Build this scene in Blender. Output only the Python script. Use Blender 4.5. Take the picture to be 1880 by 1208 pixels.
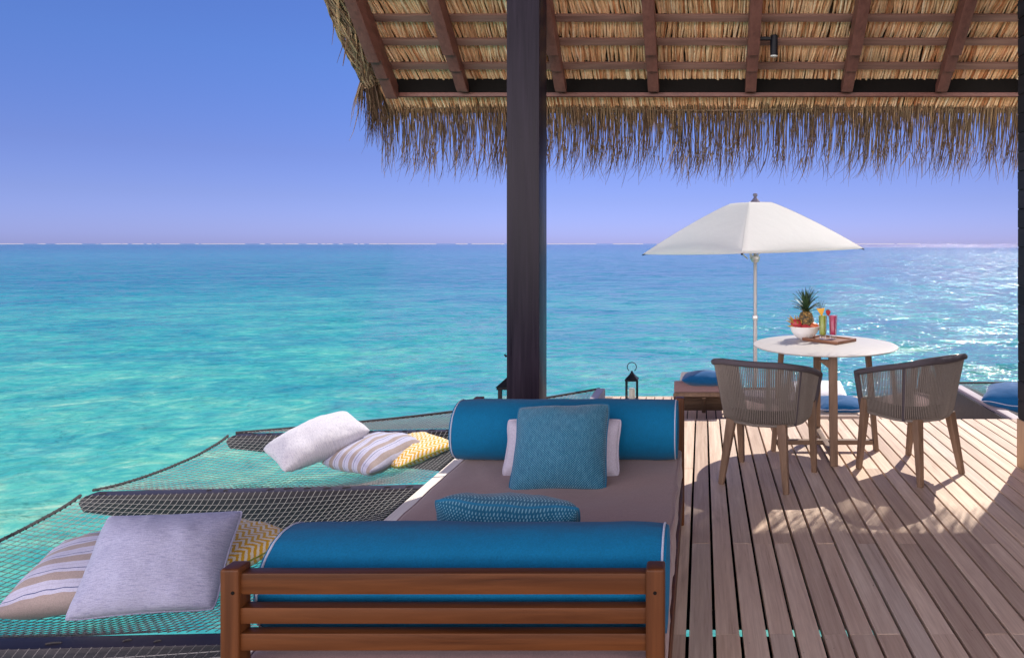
import bpy, bmesh, math, random
from mathutils import Vector, Matrix, noise as mnoise

for o in list(bpy.data.objects):
    bpy.data.objects.remove(o)
scene = bpy.context.scene
COL = scene.collection
R = math.radians
rnd = random.Random(7)

# ------------------------------------------------------------------ camera
F, PX, PY, EYE = 1253.0, 1289.0, 447.0, 1.45
cam_d = bpy.data.cameras.new('camera')
cam_d.sensor_width = 36.0
cam_d.lens = 36.0 * F / 1880.0
cam_d.shift_x = (940.0 - PX) / 1880.0
cam_d.shift_y = (PY - 604.0) / 1880.0
cam_d.clip_start = 0.05
cam_d.clip_end = 20000.0
cam = bpy.data.objects.new('camera', cam_d)
cam.location = (0, 0, EYE)
cam.rotation_euler = (R(90), 0, 0)
COL.objects.link(cam)
scene.camera = cam

# ------------------------------------------------------------------ light
SUN_AZ, SUN_EL = R(35), R(47)
SUN_DIR = Vector((math.sin(SUN_AZ) * math.cos(SUN_EL), math.cos(SUN_AZ) * math.cos(SUN_EL), math.sin(SUN_EL)))
sun_d = bpy.data.lights.new('sun', 'SUN')
sun_d.energy = 4.3
sun_d.angle = R(0.5)
sun_d.color = (1.0, 0.94, 0.84)
sun = bpy.data.objects.new('sun', sun_d)
sun.rotation_euler = SUN_DIR.to_track_quat('Z', 'Y').to_euler()
sun.location = SUN_DIR * 50
COL.objects.link(sun)

world = bpy.data.worlds.new('World')
scene.world = world
world.use_nodes = True
wt = world.node_tree
wt.nodes.clear()
w_out = wt.nodes.new('ShaderNodeOutputWorld')
w_sky = wt.nodes.new('ShaderNodeTexSky')
w_sky.sky_type = 'NISHITA'
w_sky.sun_disc = False
w_sky.sun_elevation = SUN_EL
w_sky.sun_rotation = SUN_AZ
w_sky.dust_density = 0.3
w_sky.ozone_density = 3.0
w_b1 = wt.nodes.new('ShaderNodeBackground')
w_tint = wt.nodes.new('ShaderNodeMix')
w_tint.data_type = 'RGBA'
w_tint.blend_type = 'MULTIPLY'
w_tint.inputs[0].default_value = 1.0
w_tr = wt.nodes.new('ShaderNodeValToRGB')
w_cr = w_tr.color_ramp
w_cr.elements[0].position, w_cr.elements[0].color = 0.012, (0.91, 1.06, 2.72, 1)
w_cr.elements[1].position, w_cr.elements[1].color = 0.230, (0.88, 1.09, 1.96, 1)
for p_, c_ in ((0.06, (0.90, 0.96, 2.08, 1)), (0.113, (0.895, 0.93, 1.84, 1))):
    e_ = w_cr.elements.new(p_)
    e_.color = c_
wt.links.new(w_sky.outputs[0], w_tint.inputs[6])
wt.links.new(w_tint.outputs[2], w_b1.inputs['Color'])
w_tc = wt.nodes.new('ShaderNodeTexCoord')
w_sep = wt.nodes.new('ShaderNodeSeparateXYZ')
wt.links.new(w_tc.outputs['Generated'], w_sep.inputs[0])
wt.links.new(w_sep.outputs['Z'], w_tr.inputs[0])
# sky strength lowered towards the sun side to even out the glow
w_even = wt.nodes.new('ShaderNodeMapRange')
w_even.inputs['From Min'].default_value = -0.25
w_even.inputs['From Max'].default_value = 0.45
w_even.inputs['To Min'].default_value = 0.0470
w_even.inputs['To Max'].default_value = 0.0325
wt.links.new(w_sep.outputs['X'], w_even.inputs['Value'])
wt.links.new(w_even.outputs[0], w_b1.inputs['Strength'])
wt.links.new(w_tr.outputs[0], w_tint.inputs[7])
# warm fill light added to the unseen sky behind the viewer
w_neg = wt.nodes.new('ShaderNodeMapRange')
w_neg.interpolation_type = 'SMOOTHSTEP'
w_neg.inputs['From Min'].default_value = 0.05
w_neg.inputs['From Max'].default_value = -0.65
wt.links.new(w_sep.outputs['Y'], w_neg.inputs['Value'])
w_low = wt.nodes.new('ShaderNodeValToRGB')
w_lc = w_low.color_ramp
w_lc.elements[0].position, w_lc.elements[0].color = 0.05, (2.0, 2.0, 2.0, 1)
w_lc.elements[1].position, w_lc.elements[1].color = 0.80, (0.0, 0.0, 0.0, 1)
for p_, v_ in ((0.22, 1.2), (0.45, 0.60)):
    e_ = w_lc.elements.new(p_)
    e_.color = (v_, v_, v_, 1)
wt.links.new(w_sep.outputs['Z'], w_low.inputs[0])
w_mul = wt.nodes.new('ShaderNodeMath')
w_mul.operation = 'MULTIPLY'
wt.links.new(w_neg.outputs[0], w_mul.inputs[0])
wt.links.new(w_low.outputs[0], w_mul.inputs[1])
w_str = wt.nodes.new('ShaderNodeMath')
w_str.operation = 'MULTIPLY'
BACK_FILL = 2.7
w_str.inputs[1].default_value = BACK_FILL
wt.links.new(w_mul.outputs[0], w_str.inputs[0])
w_b2 = wt.nodes.new('ShaderNodeBackground')
w_b2.inputs['Color'].default_value = (1.0, 0.86, 0.77, 1)
wt.links.new(w_str.outputs[0], w_b2.inputs['Strength'])
w_add = wt.nodes.new('ShaderNodeAddShader')
wt.links.new(w_b1.outputs[0], w_add.inputs[0])
wt.links.new(w_b2.outputs[0], w_add.inputs[1])
wt.links.new(w_add.outputs[0], w_out.inputs['Surface'])

scene.view_settings.view_transform = 'Standard'
scene.view_settings.look = 'None'
scene.view_settings.exposure = 0.45
scene.view_settings.gamma = 1.0
scene.cycles.use_denoising = True
scene.cycles.max_bounces = 8
scene.cycles.diffuse_bounces = 5
scene.cycles.sample_clamp_indirect = 6.0
scene.cycles.caustics_reflective = False
scene.cycles.caustics_refractive = False


# ------------------------------------------------------------------ node helpers
def node(nt, typ, ins=None, **props):
    nd = nt.nodes.new(typ)
    for k, v in props.items():
        setattr(nd, k, v)
    for k, v in (ins or {}).items():
        s = nd.inputs[k]
        if isinstance(v, bpy.types.NodeSocket):
            nt.links.new(v, s)
        else:
            s.default_value = v
    return nd


def mth(nt, op, a, b=0.0, c=0.0):
    return node(nt, 'ShaderNodeMath', {0: a, 1: b, 2: c}, operation=op).outputs[0]


def c4(c):
    return (*c, 1.0) if len(c) == 3 else c


def mixc(nt, fac, a, b, blend='MIX'):
    nd = nt.nodes.new('ShaderNodeMix')
    nd.data_type = 'RGBA'
    nd.blend_type = blend
    for i, v in ((0, fac), (6, a), (7, b)):
        if isinstance(v, bpy.types.NodeSocket):
            nt.links.new(v, nd.inputs[i])
        else:
            nd.inputs[i].default_value = v if i == 0 else c4(v)
    return nd.outputs[2]


def ramp(nt, fac, stops, interp='LINEAR'):
    nd = nt.nodes.new('ShaderNodeValToRGB')
    cr = nd.color_ramp
    cr.interpolation = interp
    cr.elements[0].position, cr.elements[0].color = stops[0][0], c4(stops[0][1])
    cr.elements[1].position, cr.elements[1].color = stops[-1][0], c4(stops[-1][1])
    for p, c in stops[1:-1]:
        e = cr.elements.new(p)
        e.color = c4(c)
    nt.links.new(fac, nd.inputs[0])
    return nd.outputs[0]


def g(v):
    return (v, v, v)


def new_mat(name):
    m = bpy.data.materials.new(name)
    m.use_nodes = True
    nt = m.node_tree
    return m, nt, nt.nodes['Principled BSDF']


def noise_tex(nt, vec, scale, detail=4.0, rough=0.55, dist=0.0):
    return node(nt, 'ShaderNodeTexNoise', {'Vector': vec, 'Scale': scale, 'Detail': detail, 'Roughness': rough,
                                           'Distortion': dist}).outputs['Fac']


def bump(nt, b, height, strength=0.3, dist=0.01):
    bp = node(nt, 'ShaderNodeBump', {'Height': height, 'Strength': strength, 'Distance': dist})
    nt.links.new(bp.outputs[0], b.inputs['Normal'])
    return bp


def obj_vec(nt, scale=(1, 1, 1), island=False, amount=7.0):
    tc = node(nt, 'ShaderNodeTexCoord')
    v = tc.outputs['Object']
    if island:
        ge = node(nt, 'ShaderNodeNewGeometry')
        off = node(nt, 'ShaderNodeVectorMath', {0: (13.1, 7.7, 9.3), 'Scale': ge.outputs['Random Per Island']}, operation='SCALE')
        v = node(nt, 'ShaderNodeVectorMath', {0: v, 1: off.outputs[0]}, operation='ADD').outputs[0]
    return node(nt, 'ShaderNodeMapping', {'Vector': v, 'Scale': scale}).outputs[0]


def simple(name, col, rough=0.5, metallic=0.0, var=0.15, nscale=20.0, bmp=0.1, spec=0.5):
    m, nt, b = new_mat(name)
    v = obj_vec(nt)
    n = noise_tex(nt, v, nscale)
    c = mixc(nt, n, [x * (1 - var) for x in col], [min(1, x * (1 + var)) for x in col])
    nt.links.new(c, b.inputs['Base Color'])
    b.inputs['Roughness'].default_value = rough
    b.inputs['Metallic'].default_value = metallic
    b.inputs['Specular IOR Level'].default_value = spec
    if bmp:
        bump(nt, b, noise_tex(nt, v, nscale * 4), bmp, 0.004)
    return m


def wood(name, c1, c2, axis='y', rough=0.55, across=55.0, along=2.2, island_var=0.3, fine=True, spec=0.4, dark=None, bmp=0.25):
    """grain runs along the given object axis"""
    m, nt, b = new_mat(name)
    sc = [across] * 3
    sc['xyz'.index(axis)] = along
    v = obj_vec(nt, tuple(sc), island=True)
    n1 = noise_tex(nt, v, 1.0, 5.0, 0.6, 0.6)
    sc2 = [across * 0.16] * 3
    sc2['xyz'.index(axis)] = along * 0.35
    v2 = obj_vec(nt, tuple(sc2), island=True)
    n2 = noise_tex(nt, v2, 1.0, 3.0, 0.5, 1.5)
    mixn = mth(nt, 'ADD', mth(nt, 'MULTIPLY', n1, 0.6), mth(nt, 'MULTIPLY', n2, 0.4))
    col = ramp(nt, mixn, [(0.33, c1), (0.66, c2)])
    if dark:
        knots = ramp(nt, noise_tex(nt, obj_vec(nt, tuple(x * 0.5 for x in sc), island=True), 1.0, 8.0, 0.7, 0.4), [(0.30, g(1)), (0.38, g(0))])
        col = mixc(nt, mth(nt, 'MULTIPLY', knots, 0.6), col, dark)
    ge = node(nt, 'ShaderNodeNewGeometry')
    val = mth(nt, 'ADD', mth(nt, 'MULTIPLY', ge.outputs['Random Per Island'], island_var * 2), 1 - island_var)
    hsv = node(nt, 'ShaderNodeHueSaturation', {'Color': col, 'Value': val})
    nt.links.new(hsv.outputs[0], b.inputs['Base Color'])
    rr = ramp(nt, n1, [(0.2, g(rough - 0.1)), (0.8, g(min(1, rough + 0.12)))])
    nt.links.new(rr, b.inputs['Roughness'])
    b.inputs['Specular IOR Level'].default_value = spec
    if fine:
        bump(nt, b, n1, bmp, 0.003)
    return m


def fabric(name, col, weave=900.0, rough=0.9, var=0.2, pattern=None, sheen=0.2, bmp=0.25, streak=True):
    """cloth; pattern(nt, uvector) may return a base colour socket"""
    m, nt, b = new_mat(name)
    tc = node(nt, 'ShaderNodeTexCoord')
    v = tc.outputs['Object']
    if pattern:
        c = pattern(nt, tc.outputs['UV'])
    else:
        n = noise_tex(nt, node(nt, 'ShaderNodeMapping', {'Vector': v, 'Scale': (40, 40, 40)}).outputs[0], 1.0, 6, 0.7)
        c = mixc(nt, n, [x * (1 - var) for x in col], [min(1, x * (1 + var)) for x in col])
    fine = noise_tex(nt, v, weave * 0.25, 2.0)
    c = mixc(nt, 0.35, c, mixc(nt, 1.0, c, ramp(nt, fine, [(0.3, g(0.55)), (0.7, g(1.25))]), 'MULTIPLY'))
    nt.links.new(c, b.inputs['Base Color'])
    b.inputs['Roughness'].default_value = rough
    b.inputs['Specular IOR Level'].default_value = 0.15
    b.inputs['Sheen Weight'].default_value = sheen
    b.inputs['Sheen Roughness'].default_value = 0.5
    soft = noise_tex(nt, v, 9.0, 3.0)
    h = mth(nt, 'ADD', mth(nt, 'MULTIPLY', fine, 0.12), mth(nt, 'MULTIPLY', soft, 0.9))
    bump(nt, b, h, bmp, 0.02)
    return m


# ------------------------------------------------------------------ mesh builder
class MB:
    def __init__(self):
        self.v, self.f, self.uv = [], [], None

    def add(self, verts, faces):
        k = len(self.v)
        self.v += [tuple(p) for p in verts]
        self.f += [tuple(i + k for i in fc) for fc in faces]

    def hexa(self, p):
        self.add(p, [(0, 3, 2, 1), (4, 5, 6, 7), (0, 1, 5, 4), (1, 2, 6, 5), (2, 3, 7, 6), (3, 0, 4, 7)])

    def box(self, c, s, rot=None):
        hx, hy, hz = s[0] / 2, s[1] / 2, s[2] / 2
        pts = [Vector(q) for q in ((-hx, -hy, -hz), (hx, -hy, -hz), (hx, hy, -hz), (-hx, hy, -hz),
                                   (-hx, -hy, hz), (hx, -hy, hz), (hx, hy, hz), (-hx, hy, hz))]
        if rot is not None:
            pts = [rot @ q for q in pts]
        self.hexa([q + Vector(c) for q in pts])
        return self

    def bounds(self, x0, x1, y0, y1, z0, z1):
        return self.box(((x0 + x1) / 2, (y0 + y1) / 2, (z0 + z1) / 2), (x1 - x0, y1 - y0, z1 - z0))

    def bar(self, a, b, w, h, w2=None, h2=None, up=(0, 0, 1)):
        """rectangular bar from a to b, tapering w x h -> w2 x h2"""
        a, b = Vector(a), Vector(b)
        d = (b - a).normalized()
        up = Vector(up)
        if abs(d.dot(up)) > 0.98:
            up = Vector((0, 1, 0))
        sx = d.cross(up).normalized()
        sy = sx.cross(d).normalized()
        w2, h2 = w2 or w, h2 or h
        q = []
        for p, ww, hh in ((a, w, h), (b, w2, h2)):
            q += [p - sx * ww / 2 - sy * hh / 2, p + sx * ww / 2 - sy * hh / 2, p + sx * ww / 2 + sy * hh / 2, p - sx * ww / 2 + sy * hh / 2]
        self.hexa(q)
        return self

    def tube(self, pts, r, n=8, caps=True, closed=False, flat=1.0):
        pts = [Vector(p) for p in pts]
        m = len(pts)
        rs = r if isinstance(r, (list, tuple)) else [r] * m
        k0 = len(self.v)
        prev = None
        for i, p in enumerate(pts):
            if closed:
                d = pts[(i + 1) % m] - pts[i - 1]
            else:
                d = pts[min(i + 1, m - 1)] - pts[max(i - 1, 0)]
            d = d.normalized() if d.length > 1e-9 else Vector((0, 0, 1))
            if prev is None:
                ref = Vector((0, 0, 1)) if abs(d.z) < 0.9 else Vector((1, 0, 0))
                a = d.cross(ref).normalized()
            else:
                a = prev - d * prev.dot(d)
                a = a.normalized() if a.length > 1e-6 else d.orthogonal().normalized()
            prev = a
            b = d.cross(a)
            for j in range(n):
                t = 2 * math.pi * j / n
                q = p + (a * math.cos(t) + b * math.sin(t) * flat) * rs[i]
                self.v.append((q.x, q.y, q.z))
        for i in range(m if closed else m - 1):
            for j in range(n):
                i2 = (i + 1) % m
                self.f.append((k0 + i * n + j, k0 + i * n + (j + 1) % n, k0 + i2 * n + (j + 1) % n, k0 + i2 * n + j))
        if caps and not closed:
            self.f.append(tuple(k0 + j for j in reversed(range(n))))
            self.f.append(tuple(k0 + (m - 1) * n + j for j in range(n)))
        return self

    def lathe(self, prof, n=32, c=(0, 0, 0), M=None):
        k0 = len(self.v)
        c = Vector(c)
        for r, z in prof:
            for j in range(n):
                t = 2 * math.pi * j / n
                q = Vector((r * math.cos(t), r * math.sin(t), z))
                if M is not None:
                    q = M @ q
                q = q + c
                self.v.append((q.x, q.y, q.z))
        for i in range(len(prof) - 1):
            for j in range(n):
                self.f.append((k0 + i * n + j, k0 + i * n + (j + 1) % n, k0 + (i + 1) * n + (j + 1) % n, k0 + (i + 1) * n + j))
        self.f.append(tuple(k0 + j for j in reversed(range(n))))
        self.f.append(tuple(k0 + (len(prof) - 1) * n + j for j in range(n)))
        return self

    def prism(self, poly, axis, a, b):
        """poly: 2D points in the other two axes (order x<y<z), extruded from a to b"""
        def mk(p, t):
            if axis == 'x':
                return (t, p[0], p[1])
            if axis == 'y':
                return (p[0], t, p[1])
            return (p[0], p[1], t)
        n = len(poly)
        vs = [mk(p, a) for p in poly] + [mk(p, b) for p in poly]
        fs = [(i, (i + 1) % n, n + (i + 1) % n, n + i) for i in range(n)]
        fs += [tuple(reversed(range(n))), tuple(range(n, 2 * n))]
        self.add(vs, fs)
        return self

    def sheet(self, P):
        """open grid of points P[i][j]"""
        k0 = len(self.v)
        nu, nv = len(P), len(P[0])
        for row in P:
            for q in row:
                self.v.append(tuple(q))
        for i in range(nu - 1):
            for j in range(nv - 1):
                self.f.append((k0 + i * nv + j, k0 + (i + 1) * nv + j, k0 + (i + 1) * nv + j + 1, k0 + i * nv + j + 1))
        return self

    def build(self, name, mat, parent=None, bevel=0.0, smooth=40.0, world=True, weld=False, segs=2):
        me = bpy.data.meshes.new(name)
        inv = chain(parent).inverted() if (parent is not None and world) else None
        vs = [tuple(inv @ Vector(p)) for p in self.v] if inv is not None else self.v
        me.from_pydata(vs, [], self.f)
        bm = bmesh.new()
        bm.from_mesh(me)
        if weld:
            bmesh.ops.remove_doubles(bm, verts=bm.verts, dist=1e-5)
        bmesh.ops.recalc_face_normals(bm, faces=bm.faces)
        if bevel > 0:
            ed = [e for e in bm.edges if len(e.link_faces) == 2 and e.calc_face_angle(0) > R(30)]
            bmesh.ops.bevel(bm, geom=ed, offset=bevel, segments=segs, profile=0.6, affect='EDGES', clamp_overlap=True)
        bm.to_mesh(me)
        bm.free()
        if smooth:
            me.polygons.foreach_set('use_smooth', [True] * len(me.polygons))
            me.set_sharp_from_angle(angle=R(smooth))
        me.materials.append(mat)
        o = bpy.data.objects.new(name, me)
        COL.objects.link(o)
        if parent is not None:
            o.parent = parent
        return o


def chain(o):
    m = Matrix.Identity(4)
    while o is not None:
        m = o.matrix_basis @ m
        o = o.parent
    return m


def tag(o, label=None, cat=None, group=None, kind=None):
    if label:
        o['label'] = label
    if cat:
        o['category'] = cat
    if group:
        o['group'] = group
    if kind:
        o['kind'] = kind
    return o


def thing(name, label, cat, loc=(0, 0, 0), rz=0.0, group=None):
    o = bpy.data.objects.new(name, None)
    o.empty_display_size = 0.1
    o.location = loc
    o.rotation_euler = (0, 0, rz)
    COL.objects.link(o)
    return tag(o, label, cat, group)


def copy_tree(o, parent=None):
    c = o.copy()
    COL.objects.link(c)
    if parent is not None:
        c.parent = parent
    for ch in list(o.children):
        copy_tree(ch, c)
    return c


def at(px, py, Y):
    return Vector(((px - PX) * Y / F, Y, EYE - (py - PY) * Y / F))


def lerp(a, b, t):
    return a + (b - a) * t


# ------------------------------------------------------------------ materials
M = {}


def deck_material():
    m, nt, b = new_mat('weathered_deck_boards')
    ge = node(nt, 'ShaderNodeNewGeometry')
    rp = ge.outputs['Random Per Island']
    v = obj_vec(nt, (70, 1.8, 70), island=True)
    n1 = noise_tex(nt, v, 1.0, 6, 0.62, 0.5)
    n2 = noise_tex(nt, obj_vec(nt, (9, 1.1, 9), island=True), 1.0, 4, 0.6, 1.2)
    n3 = noise_tex(nt, obj_vec(nt, (300, 12, 300), island=True), 1.0, 3, 0.6)
    mixn = mth(nt, 'ADD', mth(nt, 'MULTIPLY', n1, 0.45), mth(nt, 'ADD', mth(nt, 'MULTIPLY', n2, 0.4), mth(nt, 'MULTIPLY', n3, 0.15)))
    col = ramp(nt, mixn, [(0.30, (0.30, 0.21, 0.155)), (0.42, (0.54, 0.42, 0.335)), (0.55, (0.67, 0.55, 0.45)), (0.70, (0.82, 0.72, 0.61))])
    tint = ramp(nt, rp, [(0.0, (0.74, 0.66, 0.62)), (0.3, (0.98, 0.90, 0.85)), (0.6, (1.10, 1.03, 0.98)), (0.85, (1.0, 0.90, 0.82)), (1.0, (0.90, 0.89, 0.90))])
    col = mixc(nt, 1.0, col, tint, 'MULTIPLY')
    # worn pale scuffs and small dark specks
    specks = ramp(nt, noise_tex(nt, obj_vec(nt, (60, 35, 60)), 1.0, 2, 0.5), [(0.20, g(1)), (0.27, g(0))])
    col = mixc(nt, mth(nt, 'MULTIPLY', specks, 0.75), col, (0.05, 0.035, 0.03))
    nt.links.new(col, b.inputs['Base Color'])
    nt.links.new(ramp(nt, n1, [(0.2, g(0.5)), (0.8, g(0.75))]), b.inputs['Roughness'])
    b.inputs['Specular IOR Level'].default_value = 0.35
    bump(nt, b, mth(nt, 'ADD', n1, mth(nt, 'MULTIPLY', n3, 0.4)), 0.35, 0.004)
    return m


M['deck'] = deck_material()
M['dark_wood'] = wood('dark_stained_wood', (0.007, 0.005, 0.011), (0.020, 0.015, 0.026), 'z', 0.33, 60, 2.0, 0.1, spec=0.12)
M['joist'] = simple('dark_joist_timber', (0.006, 0.0045, 0.004), 0.8, spec=0.1)
M['beam_paint'] = wood('dark_painted_beam', (0.015, 0.012, 0.017), (0.036, 0.029, 0.042), 'x', 0.5, 50, 2.0, 0.08, dark=(0.02, 0.016, 0.02))
M['sun_toned_beam'] = wood('beam_sun_tone', (0.30, 0.24, 0.27), (0.45, 0.38, 0.40), 'y', 0.6, 50, 2.0, 0.05)  # lightened tone stands in for sunlight on the lower deck beams
M['rafter'] = wood('red_brown_rafter', (0.085, 0.030, 0.024), (0.17, 0.068, 0.052), 'y', 0.5, 45, 2.0, 0.12)
M['batten'] = wood('red_brown_batten', (0.10, 0.050, 0.040), (0.20, 0.110, 0.085), 'x', 0.55, 50, 2.0, 0.15)
M['teak'] = wood('oiled_teak', (0.034, 0.0095, 0.0028), (0.125, 0.041, 0.0120), 'x', 0.45, 34, 1.6, 0.10, spec=0.2, dark=(0.05, 0.018, 0.01))
M['teak_v'] = wood('oiled_teak_upright', (0.034, 0.0095, 0.0028), (0.120, 0.039, 0.0115), 'z', 0.45, 34, 1.6, 0.08, spec=0.2)
M['weathered_teak'] = wood('weathered_teak', (0.11, 0.066, 0.043), (0.225, 0.143, 0.096), 'z', 0.6, 60, 2.5, 0.08)
M['weathered_teak_x'] = wood('weathered_teak_rail', (0.11, 0.066, 0.043), (0.225, 0.143, 0.096), 'x', 0.6, 60, 2.5, 0.08)
M['wall'] = wood('black_stained_cladding', (0.008, 0.008, 0.011), (0.024, 0.022, 0.028), 'y', 0.6, 50, 2.0, 0.3, spec=0.15)
M['band'] = wood('pale_tan_band', (0.40, 0.24, 0.13), (0.60, 0.40, 0.24), 'z', 0.6, 40, 2.0, 0.1)
M['teal'] = fabric('teal_canvas', (0.0005, 0.105, 0.235), 900, 0.85, 0.14, sheen=0.05)
M['teal_piping'] = fabric('pale_piping_cord', (0.36, 0.38, 0.50), 900, 0.9, 0.1)
M['teal_dark_piping'] = fabric('teal_piping_cord', (0.01, 0.12, 0.24), 900, 0.9, 0.1)
M['mattress'] = fabric('mauve_brown_canvas', (0.235, 0.148, 0.155), 1200, 0.9, 0.08, bmp=0.2)
M['beige'] = fabric('beige_canvas', (0.55, 0.43, 0.36), 1200, 0.9, 0.08)
M['white_cloth'] = fabric('white_cotton', (0.82, 0.81, 0.83), 800, 0.95, 0.05)
M['blue'] = fabric('bright_blue_canvas', (0.0005, 0.078, 0.225), 900, 0.85, 0.12)


def woven(nt, uv):
    sp = node(nt, 'ShaderNodeSeparateXYZ', {0: uv})
    U, V = sp.outputs[0], sp.outputs[1]
    k = 2 * math.pi
    su = mth(nt, 'SINE', mth(nt, 'MULTIPLY', U, 42 * k))
    row = mth(nt, 'MULTIPLY', V, 42 * k)
    sv = mth(nt, 'SINE', row)
    prod = mth(nt, 'MULTIPLY', su, sv)
    n = noise_tex(nt, node(nt, 'ShaderNodeMapping', {'Vector': uv, 'Scale': (34, 6, 1)}).outputs[0], 2.0, 4, 0.7)
    thr = mth(nt, 'ADD', prod, mth(nt, 'MULTIPLY', mth(nt, 'SUBTRACT', n, 0.5), 1.7))
    fac = ramp(nt, thr, [(0.25, g(0)), (0.65, g(1))])
    base = mixc(nt, n, (0.003, 0.060, 0.125), (0.008, 0.115, 0.215))
    return mixc(nt, fac, base, (0.14, 0.30, 0.40))


M['woven_teal'] = fabric('woven_teal_speckle', (0, 0, 0), pattern=woven, bmp=0.3)


def stripes(nt, uv):
    sp = node(nt, 'ShaderNodeSeparateXYZ', {0: uv})
    fr = mth(nt, 'FRACT', mth(nt, 'MULTIPLY', sp.outputs[1], 5.5))
    w, t, d = (0.46, 0.46, 0.60), (0.33, 0.27, 0.26), (0.05, 0.07, 0.19)
    return ramp(nt, fr, [(0.0, t), (0.40, w), (0.56, d), (0.60, w), (0.80, (0.40, 0.39, 0.53)), (0.84, w)], 'CONSTANT')


M['striped'] = fabric('striped_linen', (0, 0, 0), pattern=stripes, bmp=0.3)


def chevron(nt, uv):
    sp = node(nt, 'ShaderNodeSeparateXYZ', {0: uv})
    n = noise_tex(nt, node(nt, 'ShaderNodeMapping', {'Vector': uv, 'Scale': (60, 60, 1)}).outputs[0], 1.0, 3)
    z = mth(nt, 'ABSOLUTE', mth(nt, 'SUBTRACT', mth(nt, 'FRACT', mth(nt, 'MULTIPLY', sp.outputs[0], 9.0)), 0.5))
    s = mth(nt, 'ADD', mth(nt, 'MULTIPLY', sp.outputs[1], 15.0), mth(nt, 'MULTIPLY', z, 1.9))
    s = mth(nt, 'ADD', s, mth(nt, 'MULTIPLY', n, 0.5))
    fr = mth(nt, 'FRACT', s)
    return ramp(nt, fr, [(0.0, (0.66, 0.36, 0.02)), (0.52, (0.76, 0.68, 0.55))], 'CONSTANT')


M['chevron'] = fabric('yellow_zigzag_cotton', (0, 0, 0), pattern=chevron, bmp=0.3)
M['green_piping'] = fabric('olive_piping_cord', (0.25, 0.27, 0.04), 900)


def ribbed(nt, uv):
    sp = node(nt, 'ShaderNodeSeparateXYZ', {0: uv})
    n = noise_tex(nt, node(nt, 'ShaderNodeMapping', {'Vector': uv, 'Scale': (14, 110, 1)}).outputs[0], 1.0, 4, 0.7)
    l = ramp(nt, n, [(0.36, g(0.0)), (0.52, g(1.0))])
    return mixc(nt, l, (0.25, 0.255, 0.40), (0.37, 0.375, 0.53))


def ribbed_white(nt, uv):
    n = noise_tex(nt, node(nt, 'ShaderNodeMapping', {'Vector': uv, 'Scale': (110, 14, 1)}).outputs[0], 1.0, 4, 0.7)
    l = ramp(nt, n, [(0.36, g(0.0)), (0.52, g(1.0))])
    return mixc(nt, l, (0.42, 0.41, 0.50), (0.58, 0.565, 0.62))


M['ribbed_white'] = fabric('ribbed_white_cotton', (0, 0, 0), pattern=ribbed_white, bmp=0.35)
M['lavender'] = fabric('ribbed_cotton_shade_tone', (0, 0, 0), pattern=ribbed, bmp=0.35)  # white ribbed cotton with bluish shade put into its colour
M['pale'] = fabric('pale_linen', (0.40, 0.375, 0.47), 900, 0.9, 0.06)
M['rope'] = simple('grey_brown_rope', (0.185, 0.160, 0.145), 0.85, var=0.35, nscale=160, bmp=0.4)
M['rim'] = simple('dark_grey_rope_rim', (0.060, 0.050, 0.062), 0.85, var=0.3, nscale=220, bmp=0.5)
M['seat_shell'] = simple('dark_woven_seat_shell', (0.06, 0.047, 0.04), 0.85, var=0.3, nscale=120, bmp=0.4)
M['net'] = simple('grey_net_cord', (0.22, 0.21, 0.21), 0.8, var=0.3, nscale=30, bmp=0.0)
M['net_dark'] = simple('black_edge_rope', (0.035, 0.032, 0.035), 0.8, var=0.3, nscale=60, bmp=0.4)
M['table_top'] = simple('matt_white_laminate', (0.43, 0.405, 0.39), 0.45, var=0.04, nscale=14, bmp=0.05)
M['black_metal'] = simple('black_painted_metal', (0.005, 0.0055, 0.009), 0.45, var=0.2, spec=0.15)
M['lens'] = simple('pale_lens_ring', (0.75, 0.74, 0.72), 0.3, var=0.05)
M['steel'] = simple('brushed_grey_metal', (0.55, 0.54, 0.53), 0.35, 0.6, var=0.08)
M['pole'] = simple('grey_aluminium_pole', (0.30, 0.29, 0.29), 0.4, 0.3, var=0.06)
M['candle'] = simple('cream_wax', (0.80, 0.76, 0.70), 0.5, var=0.04, bmp=0.0)
M['ceramic'] = simple('white_glazed_ceramic', (0.80, 0.78, 0.76), 0.15, var=0.02, bmp=0.0)
M['fringe'] = None


def glass_mat(name):
    m, nt, b = new_mat(name)
    lw = node(nt, 'ShaderNodeLayerWeight', {'Blend': 0.35})
    tr = node(nt, 'ShaderNodeBsdfTransparent', {'Color': (0.95, 0.97, 0.97, 1)})
    gl = node(nt, 'ShaderNodeBsdfGlossy', {'Color': (1, 1, 1, 1), 'Roughness': 0.03})
    f = mth(nt, 'ADD', mth(nt, 'MULTIPLY', lw.outputs['Fresnel'], 0.3), 0.01)
    mx = node(nt, 'ShaderNodeMixShader', {0: f, 1: tr.outputs[0], 2: gl.outputs[0]})
    nt.links.new(mx.outputs[0], nt.nodes['Material Output'].inputs['Surface'])
    return m


M['glass'] = glass_mat('clear_glass')


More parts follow.
